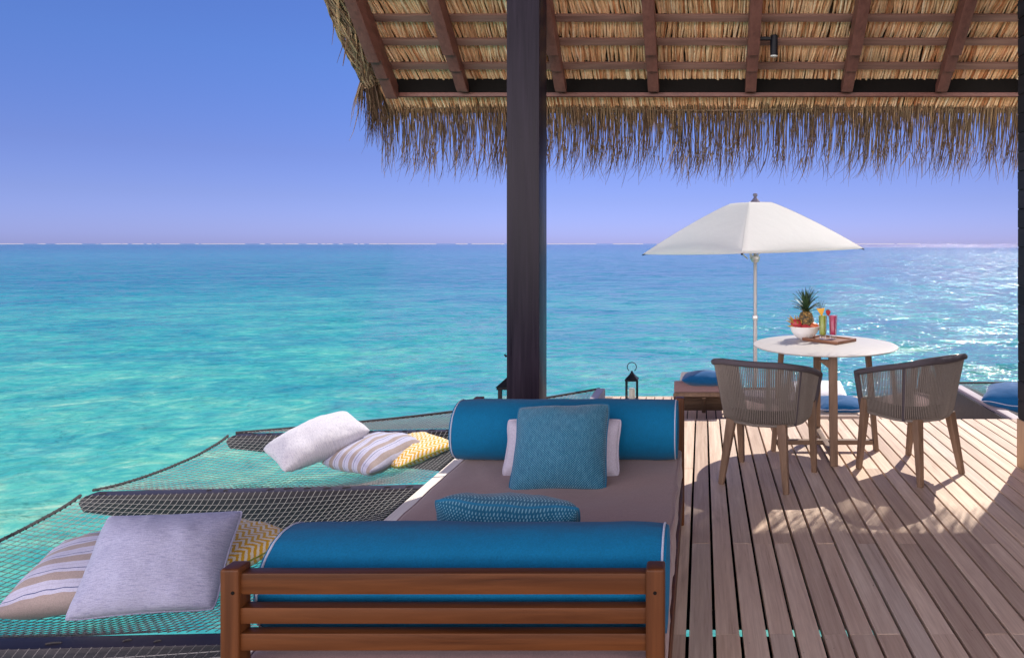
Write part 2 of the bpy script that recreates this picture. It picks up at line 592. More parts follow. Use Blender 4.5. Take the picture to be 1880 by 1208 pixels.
def island_ramp(name, stops, rough=0.8, trans=0.0, stretch=(80, 4, 80)):
    m, nt, b = new_mat(name)
    ge = node(nt, 'ShaderNodeNewGeometry')
    col = ramp(nt, ge.outputs['Random Per Island'], stops)
    n = noise_tex(nt, obj_vec(nt, stretch, island=True), 1.0, 3)
    big = noise_tex(nt, obj_vec(nt, (2.2, 2.2, 2.2)), 1.0, 2)
    col = mixc(nt, 1.0, col, ramp(nt, n, [(0.25, g(0.72)), (0.75, g(1.2))]), 'MULTIPLY')
    col = mixc(nt, 1.0, col, ramp(nt, big, [(0.3, (1.0, 0.96, 0.88)), (0.7, (1.05, 0.90, 0.82))]), 'MULTIPLY')
    nt.links.new(col, b.inputs['Base Color'])
    b.inputs['Roughness'].default_value = rough
    b.inputs['Specular IOR Level'].default_value = 0.3
    if trans:
        out = nt.nodes['Material Output']
        tr = node(nt, 'ShaderNodeBsdfTranslucent', {'Color': col})
        mx = node(nt, 'ShaderNodeMixShader', {0: trans, 1: b.outputs[0], 2: tr.outputs[0]})
        nt.links.new(mx.outputs[0], out.inputs['Surface'])
    return m


M['thatch'] = island_ramp('dry_thatch_stalks', [(0.0, (0.40, 0.15, 0.06)), (0.2, (0.76, 0.45, 0.25)), (0.5, (0.90, 0.68, 0.45)), (0.75, (0.84, 0.57, 0.33)), (0.92, (0.95, 0.82, 0.62)), (1.0, (0.60, 0.25, 0.11))])
M['thatch_dark'] = simple('shade_toned_thatch', (0.045, 0.028, 0.018), 0.95, var=0.4, nscale=25, bmp=0.5)  # thatch colour darkened so gaps above the battens read as shade
M['fringe'] = island_ramp('weathered_thatch_fringe', [(0.0, (0.14, 0.085, 0.06)), (0.4, (0.34, 0.25, 0.17)), (0.75, (0.44, 0.35, 0.23)), (1.0, (0.60, 0.42, 0.24))], 0.85, 0.15)


M['fringe_tips'] = island_ramp('dark_fringe_tips', [(0.0, (0.085, 0.052, 0.04)), (0.5, (0.19, 0.14, 0.10)), (0.85, (0.30, 0.23, 0.16)), (1.0, (0.40, 0.29, 0.17))], 0.85, 0.12)


def canvas_mat():
    m, nt, b = new_mat('white_parasol_canvas')
    v = obj_vec(nt)
    n = noise_tex(nt, v, 300.0, 2)
    col = mixc(nt, n, (0.78, 0.76, 0.75), (0.86, 0.84, 0.83))
    nt.links.new(col, b.inputs['Base Color'])
    b.inputs['Roughness'].default_value = 0.85
    b.inputs['Specular IOR Level'].default_value = 0.2
    bump(nt, b, noise_tex(nt, v, 7.0, 3), 0.25, 0.03)
    tr = node(nt, 'ShaderNodeBsdfTranslucent', {'Color': (0.85, 0.83, 0.80, 1)})
    mx = node(nt, 'ShaderNodeMixShader', {0: 0.45, 1: b.outputs[0], 2: tr.outputs[0]})
    nt.links.new(mx.outputs[0], nt.nodes['Material Output'].inputs['Surface'])
    return m


M['canvas'] = canvas_mat()

SEA_Z = -2.5


def water_material():
    m, nt, b = new_mat('lagoon_water')
    ge = node(nt, 'ShaderNodeNewGeometry')
    pos = ge.outputs['Position']
    sp = node(nt, 'ShaderNodeSeparateXYZ', {0: pos})
    X, Y = sp.outputs[0], sp.outputs[1]
    # depth of the lagoon: pale sand close in, deeper channels and reef further out
    warp = noise_tex(nt, node(nt, 'ShaderNodeMapping', {'Vector': pos, 'Scale': (0.022, 0.05, 1)}).outputs[0], 1.0, 4, 0.6)
    dist = mth(nt, 'ADD', Y, mth(nt, 'MULTIPLY', mth(nt, 'SUBTRACT', warp, 0.5), 40.0))
    dist = mth(nt, 'SUBTRACT', dist, mth(nt, 'MULTIPLY', X, 0.20))
    dl = mth(nt, 'DIVIDE', mth(nt, 'LOGARITHM', mth(nt, 'MAXIMUM', dist, 2.0), 10.0), 3.0)
    deep = ramp(nt, dl, [(0.20, (0.052, 0.325, 0.295)), (0.40, (0.048, 0.320, 0.310)), (0.50, (0.032, 0.295, 0.31)),
                         (0.58, (0.015, 0.225, 0.295)), (0.64, (0.003, 0.165, 0.262)), (0.72, (0.006, 0.16, 0.265)), (0.80, (0.012, 0.17, 0.29)), (0.95, (0.008, 0.12, 0.26))])
    # streaks of light sand and weed
    wv = node(nt, 'ShaderNodeMapping', {'Vector': pos, 'Scale': (0.75, 1.05, 1), 'Rotation': (0, 0, R(-12))}).outputs[0]
    st = noise_tex(nt, wv, 1.0, 6, 0.68, 1.1)
    st2 = noise_tex(nt, node(nt, 'ShaderNodeMapping', {'Vector': pos, 'Scale': (0.13, 0.24, 1)}).outputs[0], 1.0, 5, 0.62, 0.5)
    mod = ramp(nt, st, [(0.30, (0.35, 0.66, 0.78)), (0.44, (0.85, 0.93, 0.97)), (0.54, (1.2, 1.05, 1.0)), (0.68, (2.9, 1.34, 1.16))])
    mod2 = ramp(nt, st2, [(0.30, (0.45, 0.70, 0.90)), (0.5, (1.0, 0.97, 0.98)), (0.68, (2.1, 1.20, 1.05))])
    col = mixc(nt, 1.0, mixc(nt, 1.0, deep, mod, 'MULTIPLY'), mod2, 'MULTIPLY')
    st3 = noise_tex(nt, node(nt, 'ShaderNodeMapping', {'Vector': pos, 'Scale': (2.3, 3.4, 1), 'Rotation': (0, 0, R(18))}).outputs[0], 1.0, 5, 0.7, 0.8)
    col = mixc(nt, 1.0, col, ramp(nt, st3, [(0.32, (0.72, 0.86, 0.92)), (0.5, (1.0, 1.0, 1.0)), (0.66, (1.7, 1.12, 1.08))]), 'MULTIPLY')
    ratio = mth(nt, 'DIVIDE', X, mth(nt, 'ADD', mth(nt, 'ABSOLUTE', Y), 4.0))
    # exposed reef flat far out
    rf = mth(nt, 'MULTIPLY', node(nt, 'ShaderNodeMapRange', {'Value': Y, 'From Min': 560.0, 'From Max': 730.0}).outputs[0],
             node(nt, 'ShaderNodeMapRange', {'Value': ratio, 'From Min': -0.02, 'From Max': 0.22}).outputs[0])
    rn = noise_tex(nt, node(nt, 'ShaderNodeMapping', {'Vector': pos, 'Scale': (0.05, 0.01, 1)}).outputs[0], 1.0, 5, 0.7)
    rcol = ramp(nt, rn, [(0.33, (0.10, 0.09, 0.13)), (0.42, (0.26, 0.22, 0.28)), (0.65, (0.38, 0.33, 0.40))])
    col = mixc(nt, rf, col, rcol)
    nt.links.new(col, b.inputs['Base Color'])
    b.inputs['Roughness'].default_value = 0.10
    b.inputs['IOR'].default_value = 1.33
    nt.links.new(node(nt, 'ShaderNodeMapRange', {'Value': ratio, 'From Min': -0.45, 'From Max': 0.40, 'To Min': 0.004, 'To Max': 0.75}).outputs[0], b.inputs['Specular IOR Level'])
    mp = node(nt, 'ShaderNodeMapping', {'Vector': pos, 'Scale': (1.0, 1.5, 1), 'Rotation': (0, 0, R(-14))}).outputs[0]
    chop = node(nt, 'ShaderNodeMapRange', {'Value': ratio, 'From Min': 0.05, 'From Max': 0.38, 'To Min': 1.1, 'To Max': 3.3}).outputs[0]
    gust = noise_tex(nt, node(nt, 'ShaderNodeMapping', {'Vector': pos, 'Scale': (0.16, 0.06, 1)}).outputs[0], 1.0, 6, 0.72)
    gust = ramp(nt, gust, [(0.40, g(0.40)), (0.54, g(0.9)), (0.66, g(1.5))])
    chop = mth(nt, 'MULTIPLY', chop, gust)
    facets = None
    for sc_, am in ((0.32, 0.60), (1.1, 0.60), (3.7, 0.85), (11.0, 0.50)):
        nc = node(nt, 'ShaderNodeTexNoise', {'Vector': mp, 'Scale': sc_, 'Detail': 2.0, 'Roughness': 0.5}).outputs['Color']
        d_ = node(nt, 'ShaderNodeVectorMath', {0: nc, 1: (0.5, 0.5, 0.5)}, operation='SUBTRACT').outputs[0]
        d_ = node(nt, 'ShaderNodeVectorMath', {0: d_, 1: (am, am, 0.0)}, operation='MULTIPLY').outputs[0]
        facets = d_ if facets is None else node(nt, 'ShaderNodeVectorMath', {0: facets, 1: d_}, operation='ADD').outputs[0]
    facets = node(nt, 'ShaderNodeVectorMath', {0: facets, 'Scale': chop}, operation='SCALE').outputs[0]
    nn = node(nt, 'ShaderNodeVectorMath', {0: facets, 1: (0, 0, 1)}, operation='ADD').outputs[0]
    nn = node(nt, 'ShaderNodeVectorMath', {0: nn}, operation='NORMALIZE').outputs[0]
    # glint patches: normals tilted to mirror the sun into this camera
    m1 = noise_tex(nt, node(nt, 'ShaderNodeMapping', {'Vector': pos, 'Scale': (3.2, 0.16, 1)}).outputs[0], 1.0, 3, 0.6)
    m2 = noise_tex(nt, node(nt, 'ShaderNodeMapping', {'Vector': pos, 'Scale': (4.5, 0.8, 1)}).outputs[0], 1.0, 3, 0.6)
    far = node(nt, 'ShaderNodeMapRange', {'Value': Y, 'From Min': 25.0, 'From Max': 60.0}).outputs[0]
    mm = mth(nt, 'ADD', mth(nt, 'MULTIPLY', m1, far), mth(nt, 'MULTIPLY', m2, mth(nt, 'SUBTRACT', 1.0, far)))
    thr = node(nt, 'ShaderNodeMapRange', {'Value': ratio, 'From Min': 0.08, 'From Max': 0.46, 'To Min': 0.84, 'To Max': 0.575}).outputs[0]
    thr = mth(nt, 'ADD', thr, mth(nt, 'MULTIPLY', mth(nt, 'SUBTRACT', 1.0, far), 0.10))
    thr = mth(nt, 'ADD', thr, node(nt, 'ShaderNodeMapRange', {'Value': Y, 'From Min': 260.0, 'From Max': 520.0, 'To Min': 0.0, 'To Max': 0.2}).outputs[0])
    glint = mth(nt, 'MULTIPLY', mth(nt, 'SUBTRACT', mm, thr), 40.0)
    glint = node(nt, 'ShaderNodeMath', {0: glint}, operation='ADD', use_clamp=True).outputs[0]
    lean = node(nt, 'ShaderNodeVectorMath', {0: (0.07, -0.49, 1.0)}, operation='NORMALIZE').outputs[0]
    nmix = nt.nodes.new('ShaderNodeMix')
    nmix.data_type = 'VECTOR'
    nt.links.new(glint, nmix.inputs[0])
    nt.links.new(nn, nmix.inputs[4])
    nt.links.new(lean, nmix.inputs[5])
    nn = nmix.outputs[1]
    nt.links.new(mth(nt, 'ADD', mth(nt, 'MULTIPLY', glint, 0.20), 0.10), b.inputs['Roughness'])
    w1 = noise_tex(nt, mp, 0.7, 3, 0.55, 0.4)
    w2 = noise_tex(nt, mp, 2.6, 3, 0.55, 0.6)
    h = mth(nt, 'ADD', mth(nt, 'MULTIPLY', w1, 0.30), mth(nt, 'MULTIPLY', w2, 0.07))
    bp = bump(nt, b, h, 1.0, 1.0)
    nt.links.new(nn, bp.inputs['Normal'])
    return m


M['water'] = water_material()
M['foam'] = simple('white_surf_foam', (0.30, 0.30, 0.37), 0.9, var=0.1, nscale=0.2, bmp=0)

# ------------------------------------------------------------------ sea
b = MB()
ys = [-9000, -1000, -60, 0, 6, 15, 40, 100, 300, 1000, 3000, 9000]
xs = [-9000, -3000, -1000, -300, -100, -40, -15, 0, 15, 40, 100, 300, 1000, 3000, 9000]
b.sheet([[(x, y, SEA_Z) for y in ys] for x in xs])
tag(b.build('sea', M['water'], smooth=0), 'turquoise lagoon reaching to a blue horizon', 'water', kind='structure')

b = MB()
prev = None
rows = []
for i in range(900):
    t = i / 899
    x = lerp(-3400, 900, t)
    y = 2600 + 60 * math.sin(t * 9)
    n = mnoise.noise(Vector((x * 0.012, 3.1, 0))) + 0.6 * mnoise.noise(Vector((x * 0.05, 8.1, 0)))
    h = max(0.3, 3.0 + 1.2 * n) if n > -0.12 else 0.5
    rows.append([(x, y - 5, SEA_Z - 0.2), (x, y - 1, SEA_Z + h * 0.75), (x, y + 1, SEA_Z + h), (x, y + 5, SEA_Z - 0.2)])
b.sheet(rows)
tag(b.build('reef_surf', M['foam'], smooth=60), 'thin white line of surf on the reef under the horizon', 'surf', kind='stuff')

# ------------------------------------------------------------------ main deck
PITCH, GAP, G0 = 0.0998, 0.013, -0.0542
DECK_Y0, DECK_Y1 = -2.0, 5.64
EDGE_X = -1.668


def board_run(b, x0, x1, y0, y1, z, th, rr, joints):
    cuts = sorted(j for j in joints if y0 + 0.15 < j < y1 - 0.15)
    ys_ = [y0] + cuts + [y1]
    for a, c in zip(ys_[:-1], ys_[1:]):
        dz = rr.uniform(-0.0012, 0.0012)
        b.bounds(x0 + rr.uniform(-.0008, .0008), x1 + rr.uniform(-.0008, .0008), a + 0.0004, c - 0.0004, z - th + dz, z + dz)


b = MB()
rr = random.Random(3)
k = -16
while True:
    x0 = G0 + k * PITCH + GAP / 2
    x1 = x0 + PITCH - GAP
    if x0 > 5.2:
        break
    if x1 > EDGE_X + 0.05:
        if k % 2 == 0:
            joints = [-0.5 + rr.choice((0, .4)), 3.30, 1.60 if k % 4 else 0.9]
        else:
            joints = [0.6, 2.535, rr.choice((4.4, 9, 9))]
        if rr.random() < 0.25:
            joints = [2.535 + 0 * rr.random(), rr.choice((9, 3.3))]
        board_run(b, max(x0, EDGE_X + 0.086), x1, DECK_Y0, DECK_Y1, 0.0, 0.03, rr, joints)
    k += 1
tag(b.build('deck', M['deck'], bevel=0.0012, segs=1, smooth=30), 'weathered grey brown timber deck with dark gaps between the boards', 'deck', kind='structure')

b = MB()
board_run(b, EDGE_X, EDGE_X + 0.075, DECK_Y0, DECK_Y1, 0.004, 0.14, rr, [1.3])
tag(b.build('deck_edging', wood('edge_board_sun_tone', (0.66, 0.58, 0.50), (0.84, 0.77, 0.69), 'y', 0.7, 60, 2.0, 0.05), bevel=0.003, segs=1), 'edging board toned as if sunlit along the hammock side of the deck', 'deck edging', kind='structure')  # cream colour stands in for sunlight along the deck edge
b = MB()
# bearers below the boards; two openings let the lit water show through the gaps
for y0, y1 in ((-2.0, 2.955), (3.165, 4.785), (4.89, 5.62)):
    b.bounds(-1.60, 5.2, y0, y1, -0.34, -0.25)
for y0, y1 in ((5.585, 5.632),):
    b.bounds(EDGE_X + 0.08, 5.2, y0, y1, -0.42, -0.034)
tag(b.build('deck_bearers', M['joist'], smooth=0), 'dark bearers under the deck boards', 'deck frame', kind='structure')

# lower deck
LZ = -0.35
b = MB()
rr = random.Random(5)
k = -10
while True:
    x0 = G0 + k * PITCH + GAP / 2
    x1 = x0 + PITCH - GAP
    if x0 > 2.54:
        break
    if x1 > -1.12:
        board_run(b, max(x0, -1.14), x1, 5.66, 8.0, LZ, 0.03, rr, [6.9] if k % 2 else [])
    k += 1
b.bounds(-1.14, 2.56, 8.004, 8.04, LZ - 0.2, LZ + 0.001)
tag(b.build('lower_deck', M['deck'], bevel=0.002, segs=1, smooth=30), 'sunlit step-down deck in front of the main deck', 'deck', kind='structure')
b = MB()
b.bounds(-1.1, 2.5, 5.66, 7.98, LZ - 0.2, LZ - 0.06)
tag(b.build('lower_deck_bearers', M['joist'], smooth=0), 'dark bearers under the step-down deck', 'deck frame', kind='structure')

# ------------------------------------------------------------------ post and wall
th = thing('wooden_post', 'thick dark stained square post rising from the deck to the thatched roof', 'post', (-1.116, 4.35, 0))
MB().bounds(-1.218, -1.014, 4.25, 4.455, 0.0, 3.24).build('shaft', M['dark_wood'], th, bevel=0.006)
MB().tube([(-1.215, 4.30, 0.74), (-1.238, 4.30, 0.74), (-1.244, 4.30, 0.752)], 0.006, 8).build('hook', M['black_metal'], th)

th = thing('villa_wall', 'black boarded end wall with pale plinth at the edge of the deck', 'wall', (2.12, 3.0, 0))
b = MB()
z = 0.315
rr = random.Random(2)
while z < 3.2:
    b.bounds(2.056 + rr.uniform(0, .003), 2.20, 0.9, 4.45 + rr.uniform(-.002, .002), z, z + 0.120)
    z += 0.1235
b.build('cladding', M['wall'], th, bevel=0.003, segs=1)
MB().bounds(2.062, 2.194, 0.9, 4.444, 0.0, 3.2).build('backing', M['joist'], th)
MB().bounds(2.052, 2.20, 0.9, 4.452, 0.0, 0.312).build('band', M['band'], th, bevel=0.004)  # lowest part of the wall in a paler tan

# ------------------------------------------------------------------ roof
T = 7.66                       # thatch underside: z = T - y
RB = 7.46                      # rafter underside
ROOF_X0, ROOF_X1 = -2.42, 3.3
roof = thing('thatched_roof', 'sloping palm thatch roof on red brown rafters over the deck', 'roof', (0.4, 4.0, 3.0))
RAFTER_X = [-2.27, -1.752, -1.034, -0.355, 0.355, 1.06, 1.752, 2.46, 3.16]
Y_TOP = 1.6


def rafter_poly(deep):
    up = lambda y, o: (y, RB - y + o)
    pts = [up(Y_TOP, 0.0 - deep), up(4.715, 0.0 - deep), up(4.735, 0.045 - deep), up(4.84, 0.045 - deep), up(4.862, 0.075 - deep),
           up(4.955, 0.072 - deep), up(4.99, 0.085 - deep), up(5.015, 0.115 - deep), up(5.015, 0.165), up(Y_TOP, 0.165)]
    return pts


for i, x in enumerate(RAFTER_X):
    b = MB().prism(rafter_poly(0.05 if i == 0 else 0.0), 'x', x - 0.04, x + 0.04)
    b.build('rafter', M['rafter'], roof, bevel=0.006)
BAT = [4.928, 4.794, 4.668, 4.545, 4.42, 4.295, 4.17, 4.045, 3.92, 3.795, 3.67, 3.545, 3.42]
sl = Matrix.Rotation(R(-45), 3, 'X')
rr = random.Random(11)
for y in BAT:
    b = MB().box(((ROOF_X0 + ROOF_X1) / 2 + 0.06, y, T - y + 0.0), (ROOF_X1 - ROOF_X0 - 0.22, 0.048, 0.03), sl)
    b.build('batten', M['batten'], roof, bevel=0.003)
b = MB().bounds(ROOF_X0 + 0.14, ROOF_X1, 5.035, 5.075, T - 5.055 - 0.072, T - 5.055 - 0.042)
b.build('eave_beam', M['rafter'], roof, bevel=0.004)
MB().bounds(ROOF_X0 + 0.14, ROOF_X1, 5.04, 5.06, T - 5.055 - 0.040, T - 5.055 + 0.06).build('eave_recess_shade', M['joist'], roof)  # near-black strip standing in for the shaded recess above the beam

# underside stalks, row by row between battens
rr = random.Random(21)
b = MB()
dirn = Vector((0, 1, -1)).normalized()
nrm = Vector((0, 1, 1)).normalized()
edges = [5.21, 5.06] + BAT
for ri in range(len(edges) - 1):
    ylo, yhi = edges[ri], edges[ri + 1]          # lower end / upper end of the row
    for layer in range(2):
        x = ROOF_X0 + 0.03
        fan = 0.0
        while x < ROOF_X1:
            rad = rr.uniform(0.006, 0.0115)
            fan = 0.95 * fan + rr.uniform(-0.006, 0.006)
            lean = fan + rr.gauss(0, 0.007)
            up = Vector((x, yhi - 0.005, T - yhi + 0.005)) + nrm * (0.010 + layer * 0.014 + rr.uniform(0, 0.008))
            e_ = (-0.002 if ri else 0.012) + rr.uniform(-0.006, 0.006)
            lo = Vector((x + lean, ylo + e_, T - ylo - e_)) + nrm * ((0.042 if ri else 0.02) + layer * 0.012 + rr.uniform(0, 0.016))
            mid = up.lerp(lo, 0.5) - nrm * rr.uniform(-0.003, 0.007) + Vector((rr.uniform(-.006, .006), 0, 0))
            b.tube([up, mid, lo], [rad, rad * rr.uniform(.9, 1.1), rad * rr.uniform(.6, 1)], 5, caps=False)
            x += rad * rr.uniform(1.5, 2.1)
st = b.build('thatch', M['thatch'], roof, smooth=60)
# the body of the roof above the stalks
b = MB()
b.prism([(5.30, T - 5.30 + 0.10), (5.30, T - 5.30 + 0.30), (Y_TOP, T - Y_TOP + 0.42), (Y_TOP, T - Y_TOP + 0.10)], 'x', ROOF_X0 - 0.02, ROOF_X1)
b.build('thatch_body', M['thatch_dark'], roof)

# verge roll of bundled leaf on the open gable edge
b = MB()
rr = random.Random(31)


def verge_pt(y, ang, rad):
    c = Vector((ROOF_X0 - 0.035, y, T - y + 0.07))
    s = Vector((1, 0, 0))
    return c + s * math.cos(ang) * rad + nrm * math.sin(ang) * rad * 1.25


b.tube([verge_pt(y_, 0, 0) for y_ in (5.06, 4.6, 4.0, 3.0, Y_TOP)], [0.05, 0.075, 0.075, 0.075, 0.075], 10)
for i in range(620):
    y0 = rr.uniform(3.4, 5.05)
    a0 = rr.uniform(0, 6.28)
    tw = rr.choice((-1, 1)) * rr.uniform(0.6, 2.2)
    L = rr.uniform(0.18, 0.42)
    pts = []
    for q in range(6):
        y_ = min(y0 + L * q / 5, 5.08)
        rad_ = 0.082 + rr.uniform(-0.006, 0.012) - max(0, y_ - 4.85) * 0.10
        pts.append(verge_pt(y_, a0 + tw * q / 5, rad_))
    if rr.random() < 0.05:
        d_ = Vector((-rr.uniform(.02, .09), rr.uniform(-.02, .05), -rr.uniform(.02, .1)))
        pts[-2] = pts[-2] + d_ * .35
        pts[-1] = pts[-1] + d_
    b.tube(pts, [0.0035, 0.006, 0.007, 0.007, 0.006, 0.002], 4, caps=False, flat=0.5)
for q in range(3):
    b.tube([verge_pt(5.035 + 0.012 * q, a * math.pi / 6, 0.06) for a in range(12)], 0.007, 5, closed=True)
b.build('verge_roll', M['fringe'], roof, smooth=60)

# hanging fringe
b = MB()
rr = random.Random(41)


def strand(p, d, L, w, droop, side, n=6, curl=0.0):
    p = Vector(p)
    d = Vector(d)
    pts, rs = [], []
    step = L / n
    for i in range(n + 1):
        pts.append(p.copy())
        t = i / n
        rs.append(w * (1.0 if t < 0.45 else max(0.18, 1.0 - (t - 0.45) * 1.5)))
        d = (d + Vector((side * t + curl * max(0, t - .55), 0, -droop * (1 - t))) + Vector((rr.uniform(-.07, .07), rr.uniform(-.06, .06), 0))).normalized()
        p = p + d * step
    return pts, rs


def clumpy(x):
    return mnoise.noise(Vector((x * 3.1, 1.7, 0))) * 0.5 + mnoise.noise(Vector((x * 9.0, 5.7, 0))) * 0.5


# close upper leaves: wide flat blades side by side
x = ROOF_X0 - 0.03
while x < ROOF_X1:
    sag = 0.012 * math.sin(x * 2.1) + 0.006 * math.sin(x * 5.3)
    for lay in range(3):
        y0 = 5.185 + 0.03 * lay + rr.uniform(-.008, .008)
        L = rr.uniform(0.11, 0.21) + 0.05 * clumpy(x + lay)
        pts, rs = strand((x + rr.uniform(-.006, .006), y0, T - y0 + 0.03 + sag + 0.02 * lay), (rr.uniform(-.08, .08), 0.45, -1), L, rr.uniform(.0055, .0085), 0.5, rr.uniform(-.04, .03), 5)
        b.tube(pts, rs, 4, caps=False, flat=0.55)
    x += rr.uniform(0.0095, 0.0135)
b.build('fringe_blades', M['fringe'], roof, smooth=60)
b = MB()
# long twisted tips
for i in range(2000):
    x = rr.uniform(ROOF_X0 - 0.05, ROOF_X1)
    cl = clumpy(x)
    if rr.random() > 0.75 + 0.5 * cl:
        continue
    y0 = 5.20 + rr.uniform(0, .10)
    L = rr.uniform(0.24, 0.52) + 0.08 * cl
    side = rr.gauss(-0.06, 0.10)
    pts, rs = strand((x, y0, T - y0 + 0.02), (rr.gauss(-.02, .07), 0.35, -1), L, rr.uniform(.0020, .0044), 0.45, side, 8, rr.choice((0, 0, -.7, .45, -1.3)))
    b.tube(pts, rs, 3, caps=False)
# forks near the ends
for i in range(900):
    x = rr.uniform(ROOF_X0 - 0.05, ROOF_X1)
    cl = clumpy(x)
    if rr.random() > 0.6 + cl:
        continue
    y0 = 5.27 + rr.uniform(-.03, .06)
    z0 = T - 5.22 - rr.uniform(.16, .34)
    pts, rs = strand((x, y0, z0), (rr.gauss(-.15, .35), rr.gauss(0, .2), -1), rr.uniform(.08, .24), rr.uniform(.002, .004), 0.35, rr.gauss(-.12, .16), 5, rr.choice((0, -.6, .3)))
    b.tube(pts, rs, 3, caps=False)
# corner tuft below the verge
for i in range(230):
    p = verge_pt(5.03 + rr.uniform(-.02, .06), rr.uniform(0, 6.28), rr.uniform(0, .05))
    L = rr.uniform(.2, .52)
    pts, rs = strand(p, (rr.gauss(.08, .22), 0.45, -1), L, rr.uniform(.003, .0065), .35, rr.gauss(-.02, .07), 7, rr.choice((0, 0, -.4)))
    b.tube(pts, rs, 4, caps=False, flat=.5)
for i in range(14):
    p = verge_pt(5.04, rr.uniform(2, 4.5), .05)
    pts, rs = strand(p, (-rr.uniform(.2, .7), 0.2, -.8), rr.uniform(.2, .38), rr.uniform(.003, .005), .25, .02, 7, 0)
    b.tube(pts, rs, 3, caps=False)
# stitched line where the fringe is tied
pts = [(x_ * 0.04 + ROOF_X0 + 0.15, 5.198, T - 5.198 + 0.012 + 0.012 * math.sin(x_ * 0.084) + 0.004 * mnoise.noise(Vector((x_ * .9, 0, 3)))) for x_ in range(0, 138)]
b.tube(pts, 0.005, 5)
b.build('fringe_tips', M['fringe_tips'], roof, smooth=60)

# ------------------------------------------------------------------ spotlight
sp_ = thing('spotlight', 'small black cylinder spotlight fixed to a roof rafter', 'spotlight', (0.497, 4.70, 2.84))
c = at(1421, 85, 4.70)
b = MB().lathe([(0.024, -0.068), (0.0265, -0.066), (0.0265, 0.07), (0.02, 0.075)], 24, c)
b.build('housing', M['black_metal'], sp_)
MB().bar((0.39, 4.70, c.z + 0.05), (c.x - 0.02, 4.70, c.z + 0.05), 0.03, 0.022).build('bracket', M['black_metal'], sp_, bevel=0.003)
MB().lathe([(0.020, -0.073), (0.0245, -0.073), (0.0245, -0.0682), (0.020, -0.0682)], 24, c).build('lens_ring', M['lens'], sp_)


# ------------------------------------------------------------------ cushions
def pillow(name, label, cat, C, U, V, w, h, thick, mat, piping=None, group=None, pinch=0.07, n=26, seed=0, bend=0.0, bend_u=0.0, wr=0.010, pr=0.0042, slump=0.0):
    """square cushion: U and V are its edge directions, normal = U x V"""
    U = Vector(U).normalized()
    V = Vector(V)
    V = (V - U * V.dot(U)).normalized()
    W = U.cross(V)
    C = Vector(C)

    def outline(u, v):
        x = u * (1 - pinch * (1 - v * v) * abs(u) ** 1.5)
        y = v * (1 - pinch * (1 - u * u) * abs(v) ** 1.5)
        k_ = 1 - 0.055 * (abs(u) * abs(v)) ** 5
        return x * k_ * w / 2, y * k_ * h / 2

    def pt(u, v, s):
        x, y = outline(u, v)
        e = max(0.0, (1 - abs(u) ** 2.1) * (1 - abs(v) ** 2.1))
        t = thick / 2 * e ** 0.5 * 1.12
        q = Vector((x * 7 + seed * 3.1, y * 7, seed + s * 2))
        edge = max(abs(u), abs(v))
        wrk = wr * (mnoise.noise(q) + 0.6 * mnoise.noise(q * 2.3)) * min(1, (1 - edge) * 6)
        # creases that fan from the corners and seams
        ang = math.atan2(v, u)
        cre = 0.35 * wr * math.sin(ang * 22 + seed) * max(0, edge - 0.45) * min(1, (1 - edge) * 9)
        z_ = s * (t + wrk + cre) + bend * (v * v - 0.4) + bend_u * (u * u - 0.4) - slump * v * abs(v)
        z_ += 0.010 * mnoise.noise(Vector((u * 2, v * 2, seed + 9))) * edge
        return C + U * x + V * y + W * z_

    me = bpy.data.meshes.new(name)
    verts, faces, uvs = [], [], []
    gr = [math.sin(lerp(-1, 1, i / n) * math.pi / 2) * 0.55 + lerp(-1, 1, i / n) * 0.45 for i in range(n + 1)]
    idx = {}
    for s in (1, -1):
        for i, u in enumerate(gr):
            for j, v in enumerate(gr):
                if s == -1 and (i in (0, n) or j in (0, n)):
                    idx[(s, i, j)] = idx[(1, i, j)]
                    continue
                idx[(s, i, j)] = len(verts)
                verts.append(pt(u, v, s))
                uvs.append((u * .5 + .5, v * .5 + .5))
        for i in range(n):
            for j in range(n):
                fc = (idx[(s, i, j)], idx[(s, i + 1, j)], idx[(s, i + 1, j + 1)], idx[(s, i, j + 1)])
                faces.append(fc if s == 1 else fc[::-1])
    root = bpy.data.objects.new(name, me)
    root.location = C
    me.from_pydata([tuple(q - C) for q in verts], [], faces)
    ul = me.uv_layers.new(name='UVMap')
    for lp in me.loops:
        ul.data[lp.index].uv = uvs[lp.vertex_index]
    me.polygons.foreach_set('use_smooth', [True] * len(me.polygons))
    me.materials.append(mat)
    COL.objects.link(root)
    tag(root, label, cat, group)
    if piping:
        ring = [pt(u, -1, 1) for u in gr[:-1]] + [pt(1, v, 1) for v in gr[:-1]] + [pt(u, 1, 1) for u in reversed(gr[1:])] + [pt(-1, v, 1) for v in reversed(gr[1:])]
        MB().tube(ring, pr, 6, closed=True).build('piping', piping, root)
    return root


# ------------------------------------------------------------------ daybed
BX0, BX1 = -1.178, -0.092
BY0, BY1 = 1.665, 3.555
bed = thing('daybed', 'wide teak daybed with slatted ends and a mauve brown mattress', 'daybed', (-0.635, 2.6, 0))
pw = 0.046


def bed_post(x0, y0):
    z1 = 0.655
    b = MB().bounds(x0, x0 + pw, y0, y0 + 0.05, 0.0, z1)
    b.build('post', M['teak_v'], bed, bevel=0.007, segs=3)


